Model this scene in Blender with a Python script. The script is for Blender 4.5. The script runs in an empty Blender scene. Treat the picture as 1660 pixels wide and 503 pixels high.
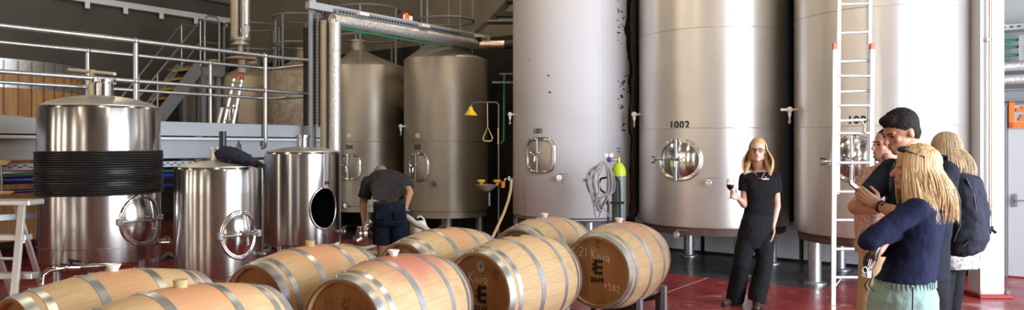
import bpy, bmesh, math, random
from mathutils import Vector, Matrix, Euler
S = bpy.context.scene
COL = S.collection
PI = math.pi
random.seed(7)
# ------------------------------------------------------------------ camera
CAMZ, HOR, F = 1.6, 240.0, 1200.0
cd = bpy.data.cameras.new('camera'); cam = bpy.data.objects.new('camera', cd); COL.objects.link(cam)
cam.location = (0, 0, CAMZ); cam.rotation_euler = (PI/2, 0, 0)
cd.sensor_width = 36; cd.lens = 36*F/1660; cd.shift_y = -(251.5-HOR)/1660; cd.clip_start = .05; cd.clip_end = 200
S.camera = cam
# ------------------------------------------------------------------ view, world, lights
S.view_settings.view_transform = 'Standard'; S.view_settings.look = 'None'
S.view_settings.gamma = 1; S.view_settings.use_curve_mapping = False
S.view_settings.exposure = 0.22
S.cycles.use_denoising = True
S.cycles.max_bounces = 7; S.cycles.diffuse_bounces = 4; S.cycles.glossy_bounces = 4
S.cycles.transmission_bounces = 6; S.cycles.transparent_max_bounces = 8
S.cycles.sample_clamp_indirect = 6; S.cycles.caustics_reflective = False; S.cycles.caustics_refractive = False
w = bpy.data.worlds.new('world'); S.world = w; w.use_nodes = True
w.node_tree.nodes['Background'].inputs[0].default_value = (.75, .85, 1, 1)
w.node_tree.nodes['Background'].inputs[1].default_value = 1.0
# building axes: u runs away and to the right, v runs toward and to the right
U = Vector((.6, .8, 0)); V = Vector((.8, -.6, 0)); Z = Vector((0, 0, 1))
def AB(a, b, z=0): return U*a + V*b + Z*z
def P(px, py, Y): return Vector(((px-830)/F*Y, Y, CAMZ-(py-HOR)/F*Y))
def area(name, loc, direction, sx, sy, power, color, spread=180):
    l = bpy.data.lights.new(name, 'AREA'); l.shape = 'RECTANGLE'; l.size = sx; l.size_y = sy
    l.energy = power; l.color = color; l.spread = math.radians(spread)
    o = bpy.data.objects.new(name, l); COL.objects.link(o); o.location = loc
    o.rotation_euler = Vector(direction).to_track_quat('-Z', 'Y').to_euler()
    return o
DAY = 1550
# daylight entering through the big roller doorway of the side wall
area('daylight_side_door', AB(5.6, 5.35, 2.55), -V, 7.6, 4.9, DAY, (.86, .93, 1.0))
for wb in (-13.4, -10.2, -7.4, -3.2, 1.6):                 # unseen warm strip lights, added for fill and streaks on the steel
    area('rear_streak_light', AB(-9.1, wb, 3.0), U, .55, 4.6, 80, (1, .90, .74))
# ------------------------------------------------------------------ materials
def mat(name, col, rough=.5, metal=0, noise=0, nscale=6, bump=0, bscale=60, spec=.5, stretch=(1, 1, 1), col2=None, aniso=0, emit=None, estr=0, alpha=1, trans=0, ior=1.45, coords='Object', rnoise=0, coat=0):
    m = bpy.data.materials.new(name); m.use_nodes = True; nt = m.node_tree; n = nt.nodes; L = nt.links
    b = n['Principled BSDF']
    b.inputs['Base Color'].default_value = (*col, 1); b.inputs['Roughness'].default_value = rough
    b.inputs['Metallic'].default_value = metal; b.inputs['Specular IOR Level'].default_value = spec
    b.inputs['Transmission Weight'].default_value = trans; b.inputs['IOR'].default_value = ior
    b.inputs['Alpha'].default_value = alpha; b.inputs['Coat Weight'].default_value = coat
    if emit: b.inputs['Emission Color'].default_value = (*emit, 1); b.inputs['Emission Strength'].default_value = estr
    if noise or bump or rnoise:
        tc = n.new('ShaderNodeTexCoord'); mp = n.new('ShaderNodeMapping'); mp.inputs['Scale'].default_value = stretch
        L.new(tc.outputs[coords], mp.inputs[0])
    if noise:
        t = n.new('ShaderNodeTexNoise'); t.inputs['Scale'].default_value = nscale; t.inputs['Detail'].default_value = 6
        L.new(mp.outputs[0], t.inputs[0])
        r = n.new('ShaderNodeValToRGB'); r.color_ramp.elements[0].position = .3; r.color_ramp.elements[1].position = .7
        c2 = col2 or tuple(c*(1-noise) for c in col)
        r.color_ramp.elements[0].color = (*c2, 1); r.color_ramp.elements[1].color = (*col, 1)
        L.new(t.outputs[0], r.inputs[0]); L.new(r.outputs[0], b.inputs['Base Color'])
    if rnoise:
        t = n.new('ShaderNodeTexNoise'); t.inputs['Scale'].default_value = nscale*.7; t.inputs['Detail'].default_value = 5
        L.new(mp.outputs[0], t.inputs[0])
        mr = n.new('ShaderNodeMapRange'); mr.inputs[1].default_value = .3; mr.inputs[2].default_value = .7
        mr.inputs[3].default_value = max(.03, rough-rnoise); mr.inputs[4].default_value = rough+rnoise
        L.new(t.outputs[0], mr.inputs[0]); L.new(mr.outputs[0], b.inputs['Roughness'])
    if bump:
        t2 = n.new('ShaderNodeTexNoise'); t2.inputs['Scale'].default_value = bscale; t2.inputs['Detail'].default_value = 4
        L.new(mp.outputs[0], t2.inputs[0]); bp = n.new('ShaderNodeBump'); bp.inputs['Strength'].default_value = bump; bp.inputs['Distance'].default_value = .02
        L.new(t2.outputs[0], bp.inputs['Height']); L.new(bp.outputs[0], b.inputs['Normal'])
    if aniso:
        b.inputs['Anisotropic'].default_value = aniso
        b.inputs['Anisotropic Rotation'].default_value = .25; tg = n.new('ShaderNodeTangent'); tg.direction_type = 'RADIAL'; tg.axis = 'Z'; L.new(tg.outputs[0], b.inputs['Tangent'])
    m.diffuse_color = (*col, 1)
    return m
M = {}
M['steel'] = mat('brushed_steel', (.58, .57, .56), .24, 1, noise=.12, nscale=3, stretch=(1, 1, .3), aniso=.75, bump=.02, bscale=5, rnoise=.05)
M['lidsteel'] = mat('brushed_lid_steel', (.66, .64, .60), .42, .75, noise=.1, nscale=4)
M['steel_sat'] = mat('satin_steel', (.74, .72, .69), .42, .8, noise=.08, nscale=2, aniso=.55, bump=.015, bscale=4)
M['steel_dull'] = mat('dull_grey_steel', (.50, .455, .385), .46, .55, noise=.10, nscale=2.5, aniso=.4)
M['steel_bg'] = mat('beige_aged_steel', (.50, .43, .33), .55, .4, noise=.15, nscale=2.5)
M['steel_rust'] = mat('patchy_insulated_steel', (.46, .40, .31), .6, .2, noise=.45, nscale=9, col2=(.30, .22, .15))
M['chrome'] = mat('polished_fitting', (.75, .74, .73), .12, 1)
M['lid'] = mat('polished_lid', (.78, .77, .76), .16, 1, noise=.1, nscale=14, bump=.06, bscale=14)
M['galv'] = mat('galvanised_steel', (.56, .58, .61), .38, .9, noise=.2, nscale=25)
M['alu'] = mat('aluminium', (.72, .72, .73), .38, .7, noise=.06, nscale=12)
M['rack'] = mat('painted_rack_steel', (.42, .44, .47), .45, .7, noise=.2, nscale=18)
M['steelgrey'] = mat('grey_blue_paint', (.42, .46, .51), .5, .0, noise=.08, nscale=3)
M['structgrey'] = mat('grey_steelwork', (.24, .255, .275), .5, .2, noise=.1, nscale=4)
M['darksteel'] = mat('dark_steelwork', (.045, .042, .04), .5, .2, noise=.2, nscale=6)
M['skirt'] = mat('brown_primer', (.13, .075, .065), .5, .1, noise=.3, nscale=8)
M['whitepaint'] = mat('white_paint', (.72, .76, .82), .4, noise=.05, nscale=5)
M['white'] = mat('white_plastic', (.82, .80, .76), .4)
M['cream'] = mat('cream_rubber', (.62, .50, .25), .6, noise=.2, nscale=40)
M['black'] = mat('black_plastic', (.012, .012, .014), .35)
M['rubber'] = mat('black_rubber', (.011, .011, .012), .38, noise=.2, nscale=40)
M['ink'] = mat('black_ink', (.012, .011, .01), .7)
M['chalk'] = mat('chalk', (.80, .78, .72), .9)
M['yellow'] = mat('safety_yellow', (.75, .50, .03), .4)
M['acid'] = mat('acid_yellow', (.55, .72, .03), .4)
M['green'] = mat('green_pipe', (.02, .22, .11), .4)
M['blue'] = mat('blue_plastic', (.01, .04, .50), .35)
M['bluepipe'] = mat('blue_pipe', (.012, .02, .16), .35)
M['purple'] = mat('purple_plastic', (.13, .06, .35), .4)
M['orange'] = mat('orange_plastic', (.80, .20, .03), .5)
M['redcap'] = mat('red_plastic', (.75, .10, .06), .4)
M['redpaint'] = mat('red_paint', (.36, .025, .025), .4, noise=.3, nscale=10)
M['beacon'] = mat('red_beacon', (.8, .05, .01), .25, emit=(1, .08, .01), estr=.8)
M['copper'] = mat('copper_conduit', (.62, .42, .36), .3, .8)
M['foil'] = mat('foil_insulation', (.78, .77, .76), .36, .65, noise=.25, nscale=30, bump=.55, bscale=45)
M['hosegrey'] = mat('lilac_grey_hose', (.38, .35, .38), .5)
M['hosewhite'] = mat('off_white_hose', (.66, .62, .52), .5)
M['hosetan'] = mat('tan_hose', (.55, .42, .22), .5)
M['glass'] = mat('clear_glass', (1, 1, 1), .02, trans=1, ior=1.45)
M['wine'] = mat('red_wine', (.035, .001, .004), .05)
M['brass'] = mat('brass', (.5, .36, .12), .3, .9)
M['cylinder'] = mat('grey_green_cylinder_paint', (.17, .22, .22), .35)
M['navyfab'] = mat('navy_fabric', (.012, .014, .035), .8, bump=.5, bscale=14)
M['panelwhite'] = mat('white_wall_panel', (.84, .87, .90), .5, noise=.06, nscale=2)
M['wallgrey'] = mat('pale_grey_wall', (.38, .39, .395), .7, noise=.08, nscale=1.5)
M['door'] = mat('pale_grey_door', (.50, .51, .53), .5)
M['lamp'] = mat('lamp_diffuser', (1, .9, .7), .5, emit=(1, .80, .52), estr=14)
M['pinklid'] = mat('beige_disc', (.52, .38, .30), .6)
M['timberwall'] = mat('timber_cladding', (.23, .15, .09), .6, noise=.5, nscale=5, stretch=(1, 1, .1))
def concrete():
    m = mat('dark_concrete_wall', (.10, .094, .080), .85, noise=.35, nscale=.9, bump=.15, bscale=8, coords='Object'); return m
M['concrete'] = concrete()
M['backdark'] = mat('dark_back_wall_shade', (.022, .020, .018), .8, noise=.3, nscale=1.2)  # near-black tone holds the deep shade behind the tanks
M['ceiling'] = mat('dark_ceiling', (.045, .043, .04), .85, noise=.2, nscale=1)
def floor_mat():
    m = mat('red_painted_floor', (.30, .028, .026), .22, noise=.3, nscale=1.1)
    n = m.node_tree.nodes; L = m.node_tree.links; b = n['Principled BSDF']
    tc = n.new('ShaderNodeTexCoord')
    def noise(sc, det=8, st=(1, 1, 1)):
        mp = n.new('ShaderNodeMapping'); mp.inputs['Scale'].default_value = st; L.new(tc.outputs['Object'], mp.inputs[0])
        t = n.new('ShaderNodeTexNoise'); t.inputs['Scale'].default_value = sc; t.inputs['Detail'].default_value = det; L.new(mp.outputs[0], t.inputs[0]); return t.outputs[0]
    def ramp(s, p0, p1, c0=(0, 0, 0), c1=(1, 1, 1)):
        r = n.new('ShaderNodeValToRGB'); r.color_ramp.elements[0].position = p0; r.color_ramp.elements[1].position = p1
        r.color_ramp.elements[0].color = (*c0, 1); r.color_ramp.elements[1].color = (*c1, 1); L.new(s, r.inputs[0]); return r.outputs[0]
    def mix(f, a, c):
        x = n.new('ShaderNodeMix'); x.data_type = 'RGBA'; L.new(f, x.inputs[0])
        for s, v in ((x.inputs[6], a), (x.inputs[7], c)):
            if isinstance(v, tuple): s.default_value = (*v, 1)
            else: L.new(v, s)
        return x.outputs[2]
    base = ramp(noise(1.1), .3, .7, (.21, .028, .03), (.37, .05, .05))
    c = mix(ramp(noise(2.3, 10), .60, .68), base, (.44, .24, .24))          # worn, pale scuffs
    c = mix(ramp(noise(7, 10), .66, .70), c, (.50, .34, .34))
    L.new(c, b.inputs['Base Color'])
    mr = ramp(noise(3), .3, .7, (.16,)*3, (.42,)*3); L.new(mr, b.inputs['Roughness'])
    bp = n.new('ShaderNodeBump'); bp.inputs['Strength'].default_value = .12; bp.inputs['Distance'].default_value = .02; L.new(noise(4), bp.inputs['Height']); L.new(bp.outputs[0], b.inputs['Normal'])
    return m
M['floor'] = floor_mat()
M['darkfloor'] = mat('dark_grey_floor', (.085, .08, .085), .35, noise=.5, nscale=2.2, rnoise=.1)
def vat_mat():
    m = mat('vat_staves', (.50, .275, .10), .55, noise=.5, nscale=3, stretch=(6, 6, .4), col2=(.32, .15, .05))
    return m
M['vat'] = vat_mat()
def oak(name, head=False, stain=None):
    """Pale oak: staves as bands round the local X axis with dark joints; stain = (x, spread, colour) of the wine stain at the bung."""
    m = bpy.data.materials.new(name); m.use_nodes = True; nt = m.node_tree; n = nt.nodes; L = nt.links; b = n['Principled BSDF']
    b.inputs['Roughness'].default_value = .55; b.inputs['Specular IOR Level'].default_value = .35
    tc = n.new('ShaderNodeTexCoord'); sp = n.new('ShaderNodeSeparateXYZ'); L.new(tc.outputs['Object'], sp.inputs[0])
    def math_(op, a, c=None, clamp=False):
        x = n.new('ShaderNodeMath'); x.operation = op; x.use_clamp = clamp
        for i, v in enumerate((a, c)):
            if v is None: continue
            if isinstance(v, (int, float)): x.inputs[i].default_value = v
            else: L.new(v, x.inputs[i])
        return x.outputs[0]
    if head: s = math_('MULTIPLY', sp.outputs[1], 13.0)
    else: s = math_('MULTIPLY', math_('ADD', math_('ARCTAN2', sp.outputs[1], sp.outputs[2]), PI), 26/(2*PI))
    fr = math_('FRACT', s); fl = math_('FLOOR', s)
    wn = n.new('ShaderNodeTexWhiteNoise'); wn.noise_dimensions = '1D'; L.new(fl, wn.inputs['W'])
    mp = n.new('ShaderNodeMapping'); mp.inputs['Scale'].default_value = (1, 1, 9) if head else (1.2, 12, 12); L.new(tc.outputs['Object'], mp.inputs[0])
    if head: mp.inputs['Scale'].default_value = (1, 14, 1.5)
    t = n.new('ShaderNodeTexNoise'); t.inputs['Scale'].default_value = 5; t.inputs['Detail'].default_value = 8; t.inputs['Roughness'].default_value = .6; L.new(mp.outputs[0], t.inputs[0])
    r = n.new('ShaderNodeValToRGB'); e = r.color_ramp.elements
    if head: cA, cB = (.29, .135, .04), (.43, .22, .075)
    else: cA, cB = (.56, .37, .18), (.72, .52, .30)
    e[0].position = .25; e[1].position = .75; e[0].color = (*cA, 1); e[1].color = (*cB, 1)
    v = math_('ADD', math_('MULTIPLY', t.outputs[0], .75), math_('MULTIPLY', wn.outputs[0], .27)); L.new(v, r.inputs[0])
    col = r.outputs[0]
    def mixc(f, a, c):
        x = n.new('ShaderNodeMix'); x.data_type = 'RGBA'; L.new(f, x.inputs[0]); L.new(a, x.inputs[6])
        x.inputs[7].default_value = (*c, 1); return x.outputs[2]
    # joint
    d = math_('ABSOLUTE', math_('SUBTRACT', fr, .5)); j = math_('MULTIPLY', math_('GREATER_THAN', d, .482), .35 if not head else .5)
    col = mixc(j, col, (.20, .11, .05))
    # a few rubbed dark smudges
    t3 = n.new('ShaderNodeTexNoise'); t3.inputs['Scale'].default_value = 4.5; t3.inputs['Detail'].default_value = 9; L.new(tc.outputs['Object'], t3.inputs[0])
    col = mixc(math_('MULTIPLY', math_('SUBTRACT', t3.outputs[0], .58, True), 2.2, True), col, (.33, .18, .08))
    if stain:
        x0, spread, sc, amt = stain
        dx = math_('DIVIDE', math_('SUBTRACT', sp.outputs[0], x0), spread)
        ang = math_('DIVIDE', math_('ARCTAN2', sp.outputs[1], sp.outputs[2]), 1.25)
        rr = math_('SQRT', math_('ADD', math_('MULTIPLY', dx, dx), math_('MULTIPLY', ang, ang)))
        rr = math_('ADD', rr, math_('MULTIPLY', math_('SUBTRACT', t3.outputs[0], .5), 1.1))
        f = math_('MULTIPLY', math_('SUBTRACT', 1.0, rr, True), amt*1.6, True)
        f = math_('MINIMUM', f, amt)
        col = mixc(f, col, sc)
    L.new(col, b.inputs['Base Color'])
    bp = n.new('ShaderNodeBump'); bp.inputs['Strength'].default_value = .25; bp.inputs['Distance'].default_value = .003
    hgt = math_('ADD', math_('MULTIPLY', math_('GREATER_THAN', d, .475), -1.0), math_('MULTIPLY', t.outputs[0], .5)); L.new(hgt, bp.inputs['Height']); L.new(bp.outputs[0], b.inputs['Normal'])
    return m
M['oakhead'] = oak('oak_head', True)
M['inside'] = mat('shade_darkened_steel', (.09, .11, .13), .35, .5)  # dark tone stands in for the shade inside the open tank
M['toast'] = mat('toasted_rim', (.30, .17, .075), .65, noise=.3, nscale=20)
M['hoop'] = mat('galvanised_hoop', (.60, .63, .66), .36, .8, noise=.3, nscale=11, rnoise=.12)
M['hexplate'] = mat('grey_hexagon_label', (.36, .33, .29), .5)
def insul_mat():
    """Painted tank hull: pale lilac-grey paint, scuffs, and a strip where the coating has peeled to black adhesive."""
    m = bpy.data.materials.new('pale_painted_hull_with_peeled_strip'); m.use_nodes = True; nt = m.node_tree; n = nt.nodes; L = nt.links; b = n['Principled BSDF']
    b.inputs['Roughness'].default_value = .52; b.inputs['Metallic'].default_value = 0; b.inputs['Specular IOR Level'].default_value = .35
    tc = n.new('ShaderNodeTexCoord'); sp = n.new('ShaderNodeSeparateXYZ'); L.new(tc.outputs['Object'], sp.inputs[0])
    def m_(op, a, c=None, clamp=False):
        x = n.new('ShaderNodeMath'); x.operation = op; x.use_clamp = clamp
        for i, v in enumerate((a, c)):
            if v is None: continue
            if isinstance(v, (int, float)): x.inputs[i].default_value = v
            else: L.new(v, x.inputs[i])
        return x.outputs[0]
    def nz(sc, st=(1, 1, 1), det=8):
        mp = n.new('ShaderNodeMapping'); mp.inputs['Scale'].default_value = st; L.new(tc.outputs['Object'], mp.inputs[0])
        t = n.new('ShaderNodeTexNoise'); t.inputs['Scale'].default_value = sc; t.inputs['Detail'].default_value = det; L.new(mp.outputs[0], t.inputs[0]); return t.outputs[0]
    def mixc(f, a, c):
        x = n.new('ShaderNodeMix'); x.data_type = 'RGBA'; L.new(f, x.inputs[0])
        for s, v in ((x.inputs[6], a), (x.inputs[7], c)):
            if isinstance(v, tuple): s.default_value = (*v, 1)
            else: L.new(v, s)
        return x.outputs[2]
    ang = m_('ARCTAN2', sp.outputs[1], sp.outputs[0])          # -pi/2 faces the camera
    col = mixc(m_('MULTIPLY', m_('SUBTRACT', nz(1.3), .35, True), 1.6, True), (.57, .565, .60), (.63, .64, .70))
    d = m_('SUBTRACT', ang, PEEL)                               # >0 right of strip centre
    wob = m_('MULTIPLY', m_('SUBTRACT', nz(1.7, (1, 1, 1)), .5), .34)
    # tan exposed foam right of the strip edge
    foam = m_('GREATER_THAN', m_('ADD', d, wob), -.02)
    col = mixc(foam, col, mixc(m_('GREATER_THAN', nz(30, (1, 1, .35)), .50), (.44, .39, .32), (.30, .26, .21)))
    zfade = m_('MULTIPLY', m_('SUBTRACT', sp.outputs[2], 2.3, True), .25, True)
    strip = m_('LESS_THAN', m_('ABSOLUTE', m_('ADD', d, m_('MULTIPLY', wob, 1.3))), m_('ADD', .022, m_('MULTIPLY', zfade, .20)))
    col = mixc(strip, col, (.012, .011, .010))
    flake = m_('MULTIPLY', m_('GREATER_THAN', nz(22, (.5, .5, 1.3)), .60), m_('LESS_THAN', m_('ABSOLUTE', m_('ADD', d, .15)), .15))
    col = mixc(m_('MULTIPLY', flake, m_('GREATER_THAN', nz(2.1), .5)), col, (.03, .027, .025))
    speck = m_('GREATER_THAN', nz(9, (1, 1, 1), 3), .755)
    col = mixc(speck, col, (.05, .045, .045))
    L.new(col, b.inputs['Base Color'])
    bp = n.new('ShaderNodeBump'); bp.inputs['Strength'].default_value = .25; bp.inputs['Distance'].default_value = .02
    L.new(nz(3), bp.inputs['Height']); L.new(bp.outputs[0], b.inputs['Normal'])
    return m
PEEL = -PI/2 + .90
# ------------------------------------------------------------------ mesh builder
def frame_for(d):
    d = d.normalized(); a = Vector((0, 0, 1)) if abs(d.z) < .9 else Vector((1, 0, 0))
    x = d.cross(a).normalized(); y = d.cross(x).normalized(); return x, y
class MB:
    def __init__(s): s.v = []; s.f = []
    def add(s, vs, fs):
        k = len(s.v); s.v += [Vector(p) for p in vs]; s.f += [tuple(i+k for i in f) for f in fs]; return s
    def box(s, c, size, ax=None, bev=0):
        c = Vector(c); hx, hy, hz = [q/2 for q in size]; ax = ax or (Vector((1, 0, 0)), Vector((0, 1, 0)), Vector((0, 0, 1)))
        bv = min(bev, hx*.9, hy*.9, hz*.9)
        if bv <= 0:
            vs = [c+ax[0]*(i*hx)+ax[1]*(j*hy)+ax[2]*(k*hz) for i in (-1, 1) for j in (-1, 1) for k in (-1, 1)]
            s.add(vs, [(0, 1, 3, 2), (4, 6, 7, 5), (0, 4, 5, 1), (2, 3, 7, 6), (0, 2, 6, 4), (1, 5, 7, 3)])
        else:
            vs = []; idx = {}
            for i in (-1, 1):
                for j in (-1, 1):
                    for k in (-1, 1):
                        for q, (dx, dy, dz) in enumerate(((0, bv, bv), (bv, 0, bv), (bv, bv, 0))):
                            idx[i, j, k, q] = len(vs); vs.append(c+ax[0]*(i*(hx-dx))+ax[1]*(j*(hy-dy))+ax[2]*(k*(hz-dz)))
            g = lambda *a: idx[a]; fs = []
            for i in (-1, 1): fs.append((g(i, -1, -1, 0), g(i, 1, -1, 0), g(i, 1, 1, 0), g(i, -1, 1, 0)))
            for j in (-1, 1): fs.append((g(-1, j, -1, 1), g(1, j, -1, 1), g(1, j, 1, 1), g(-1, j, 1, 1)))
            for k in (-1, 1): fs.append((g(-1, -1, k, 2), g(1, -1, k, 2), g(1, 1, k, 2), g(-1, 1, k, 2)))
            for a in (-1, 1):
                for b in (-1, 1):
                    fs.append((g(a, b, -1, 0), g(a, b, 1, 0), g(a, b, 1, 1), g(a, b, -1, 1)))
                    fs.append((g(a, -1, b, 0), g(a, 1, b, 0), g(a, 1, b, 2), g(a, -1, b, 2)))
                    fs.append((g(-1, a, b, 1), g(1, a, b, 1), g(1, a, b, 2), g(-1, a, b, 2)))
                    for k in (-1, 1): fs.append((g(a, b, k, 0), g(a, b, k, 1), g(a, b, k, 2)))
            s.add(vs, fs)
        return s
    def tube(s, pts, r, n=10, closed=False, rf=None, flat=None):
        pts = [Vector(p) for p in pts]; m = len(pts); ring = []
        x = None; vs = []; fs = []
        for i, p in enumerate(pts):
            if closed: d = pts[(i+1) % m]-pts[i-1]
            elif i == 0: d = pts[1]-pts[0]
            elif i == m-1: d = pts[-1]-pts[-2]
            else: d = (pts[i+1]-p).normalized()+(p-pts[i-1]).normalized()
            if d.length < 1e-9: d = Vector((0, 0, 1))
            d.normalize()
            if x is None: x, y = frame_for(d)
            else:
                x = (x-d*x.dot(d)); x = x.normalized() if x.length > 1e-6 else frame_for(d)[0]
            y = d.cross(x)
            rr = r if rf is None else rf(i/(m-1))*r
            for k in range(n):
                a = 2*PI*k/n; vs.append(p+x*(rr*math.cos(a))+y*(rr*math.sin(a)*(flat or 1)))
        for i in range(m if closed else m-1):
            for k in range(n):
                a = i*n+k; b = i*n+(k+1) % n; i2 = (i+1) % m
                fs.append((a, b, i2*n+(k+1) % n, i2*n+k))
        if not closed: fs.append(tuple(range(n))[::-1]); fs.append(tuple((m-1)*n+k for k in range(n)))
        return s.add(vs, fs)
    def cone(s, p0, p1, r0, r1, n=20):
        p0, p1 = Vector(p0), Vector(p1); x, y = frame_for(p1-p0)
        vs = [p0+(x*math.cos(2*PI*k/n)+y*math.sin(2*PI*k/n))*r0 for k in range(n)]+[p1+(x*math.cos(2*PI*k/n)+y*math.sin(2*PI*k/n))*r1 for k in range(n)]
        return s.add(vs, [(k, (k+1) % n, n+(k+1) % n, n+k) for k in range(n)]+[tuple(range(n))[::-1], tuple(range(n, 2*n))])
    def lathe(s, prof, o=(0, 0, 0), ax=None, n=64, closed=False):
        """prof: (radius, height) pairs about the axis ax[2] through o"""
        o = Vector(o); ax = ax or (Vector((1, 0, 0)), Vector((0, 1, 0)), Vector((0, 0, 1)))
        vs = []; fs = []; rows = []
        for r, h in prof:
            if r < 1e-6: rows.append([len(vs)]); vs.append(o+ax[2]*h)
            else:
                rows.append(list(range(len(vs), len(vs)+n)))
                for k in range(n):
                    a = 2*PI*k/n; vs.append(o+ax[0]*(r*math.cos(a))+ax[1]*(r*math.sin(a))+ax[2]*h)
        prs = list(zip(rows, rows[1:]))+([(rows[-1], rows[0])] if closed else [])
        for A, B in prs:
            for k in range(n):
                k2 = (k+1) % n
                if len(A) == 1 and len(B) == 1: continue
                if len(A) == 1: fs.append((A[0], B[k2], B[k]))
                elif len(B) == 1: fs.append((A[k], A[k2], B[0]))
                else: fs.append((A[k], A[k2], B[k2], B[k]))
        return s.add(vs, fs)
    def ball(s, c, r, n=16, m=10, R=None):
        c = Vector(c); rx, ry, rz = (r, r, r) if isinstance(r, (int, float)) else r
        vs = [Vector((0, 0, rz))]; fs = []
        for i in range(1, m):
            t = PI*i/m
            for k in range(n): vs.append(Vector((rx*math.sin(t)*math.cos(2*PI*k/n), ry*math.sin(t)*math.sin(2*PI*k/n), rz*math.cos(t))))
        vs.append(Vector((0, 0, -rz)))
        for k in range(n): fs.append((0, 1+k, 1+(k+1) % n))
        for i in range(m-2):
            for k in range(n): fs.append((1+i*n+k, 1+(i+1)*n+k, 1+(i+1)*n+(k+1) % n, 1+i*n+(k+1) % n))
        l = len(vs)-1
        for k in range(n): fs.append((l, 1+(m-2)*n+(k+1) % n, 1+(m-2)*n+k))
        if R is not None: vs = [R @ v for v in vs]
        return s.add([c+v for v in vs], fs)
    def torus(s, c, R, r, ax=None, n=48, m=10):
        ax = ax or (Vector((1, 0, 0)), Vector((0, 1, 0)), Vector((0, 0, 1))); c = Vector(c)
        return s.tube([c+ax[0]*(R*math.cos(2*PI*i/n))+ax[1]*(R*math.sin(2*PI*i/n)) for i in range(n)], r, m, closed=True)
    def build(s, name, m, parent=None, smooth=True, angle=.7):
        me = bpy.data.meshes.new(name); inv = world_of(parent).inverted() if parent else Matrix.Identity(4)
        me.from_pydata([inv @ v for v in s.v], [], s.f)
        bm = bmesh.new(); bm.from_mesh(me); bmesh.ops.recalc_face_normals(bm, faces=bm.faces)
        if smooth:
            for f in bm.faces: f.smooth = True
            for e in bm.edges:
                if len(e.link_faces) == 2 and e.calc_face_angle(0) > angle: e.smooth = False
        bm.to_mesh(me); bm.free()
        me.materials.append(M[m] if isinstance(m, str) else m)
        o = bpy.data.objects.new(name, me); COL.objects.link(o); o.parent = parent
        return o
def world_of(o):
    m = Matrix.Identity(4)
    while o: m = o.matrix_basis @ m; o = o.parent
    return m
def tag(o, label=None, cat=None, group=None, kind=None):
    if label: o['label'] = label
    if cat: o['category'] = cat
    if group: o['group'] = group
    if kind: o['kind'] = kind
    return o
def thing(name, loc, label, cat, group=None, rz=0):
    o = bpy.data.objects.new(name, None); COL.objects.link(o); o.location = loc; o.rotation_euler = (0, 0, rz); o.empty_display_size = .1
    return tag(o, label, cat, group)
def struct(o): o['kind'] = 'structure'; return o
def text_tris(txt, size, spacing=1.0, bold=0):
    cu = bpy.data.curves.new('t', 'FONT'); cu.body = txt; cu.size = size; cu.align_x = 'CENTER'; cu.align_y = 'CENTER'; cu.space_character = spacing; cu.offset = bold; cu.resolution_u = 3
    ob = bpy.data.objects.new('t', cu); COL.objects.link(ob); bpy.context.view_layer.update()
    me = bpy.data.meshes.new_from_object(ob.evaluated_get(bpy.context.evaluated_depsgraph_get()))
    vs = [v.co.copy() for v in me.vertices]; fs = [tuple(p.vertices) for p in me.polygons]
    bpy.data.objects.remove(ob); bpy.data.curves.remove(cu); bpy.data.meshes.remove(me)
    return vs, fs
def cyl_text(txt, size, c, R, phi, z, name, parent, m='ink', sx=1.0, bold=.004, spacing=1.0, stencil=False):
    vs, fs = text_tris(txt, size, spacing, bold); mb = MB()
    mb.add([Vector((c[0]+(R+.004)*math.cos(phi+v.x*sx/R), c[1]+(R+.004)*math.sin(phi+v.x*sx/R), z+v.y)) for v in vs], fs)
    return mb.build(name, m, parent, smooth=False)
def on_cyl(c, R, px, py):
    """Angle and height of the point of the upright cylinder (centre c, radius R) that the pixel's ray meets"""
    d = Vector(((px-830)/F, 1, 0)); cx, cy = c[0], c[1]
    A = d.x*d.x+1; B = -2*(d.x*cx+cy); C = cx*cx+cy*cy-R*R; disc = B*B-4*A*C
    t = (-B-math.sqrt(max(disc, 0)))/(2*A); x, y = d.x*t, t
    return math.atan2(y-cy, x-cx), CAMZ-(py-HOR)/F*t
def arc(c, u, v, R, a0, a1, n): return [c+u*(R*math.cos(a0+(a1-a0)*i/n))+v*(R*math.sin(a0+(a1-a0)*i/n)) for i in range(n+1)]
# ------------------------------------------------------------------ the setting
UVZ = (U, V, Z)
def uvbox(mb, a0, a1, b0, b1, z0, z1, bev=0):
    return mb.box(AB((a0+a1)/2, (b0+b1)/2, (z0+z1)/2), (abs(a1-a0), abs(b1-b0), abs(z1-z0)), UVZ, bev)
struct(uvbox(MB(), -9.2, 8.75, -17.7, 5.6, -.2, 0).build('floor', 'floor', smooth=False))
struct(uvbox(MB(), 8.75, 11.3, -17.7, -2.2, -.2, 0).build('floor_under_tanks', 'darkfloor', smooth=False))  # floor strip darker and greyer under the tank row
struct(uvbox(MB(), 8.75, 11.3, -2.2, 5.6, -.2, 0).build('floor_by_doorway', 'floor', smooth=False))
struct(uvbox(MB(), 2.5, 8.74, -3.55, -3.535, 0, .002).build('floor_joint', mat('pale_joint', (.45, .30, .27), .6), smooth=False))
struct(uvbox(MB(), -9.2, 11.3, -17.7, 5.6, 7.0, 7.2).build('ceiling', 'ceiling', smooth=False))
struct(uvbox(MB(), -9.2, 11.3, -17.9, -17.6, 0, 7).build('wall_left', 'concrete', smooth=False))
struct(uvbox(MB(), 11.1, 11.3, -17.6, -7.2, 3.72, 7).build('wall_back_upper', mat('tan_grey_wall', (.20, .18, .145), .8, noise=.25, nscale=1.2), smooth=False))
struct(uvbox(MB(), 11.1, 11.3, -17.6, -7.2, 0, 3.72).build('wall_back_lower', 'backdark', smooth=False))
struct(uvbox(MB(), 11.1, 11.3, -7.2, -1.02, 0, 7).build('wall_back_shade', 'backdark', smooth=False))  # wall behind the tall tanks, its shade put into the colour
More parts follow.
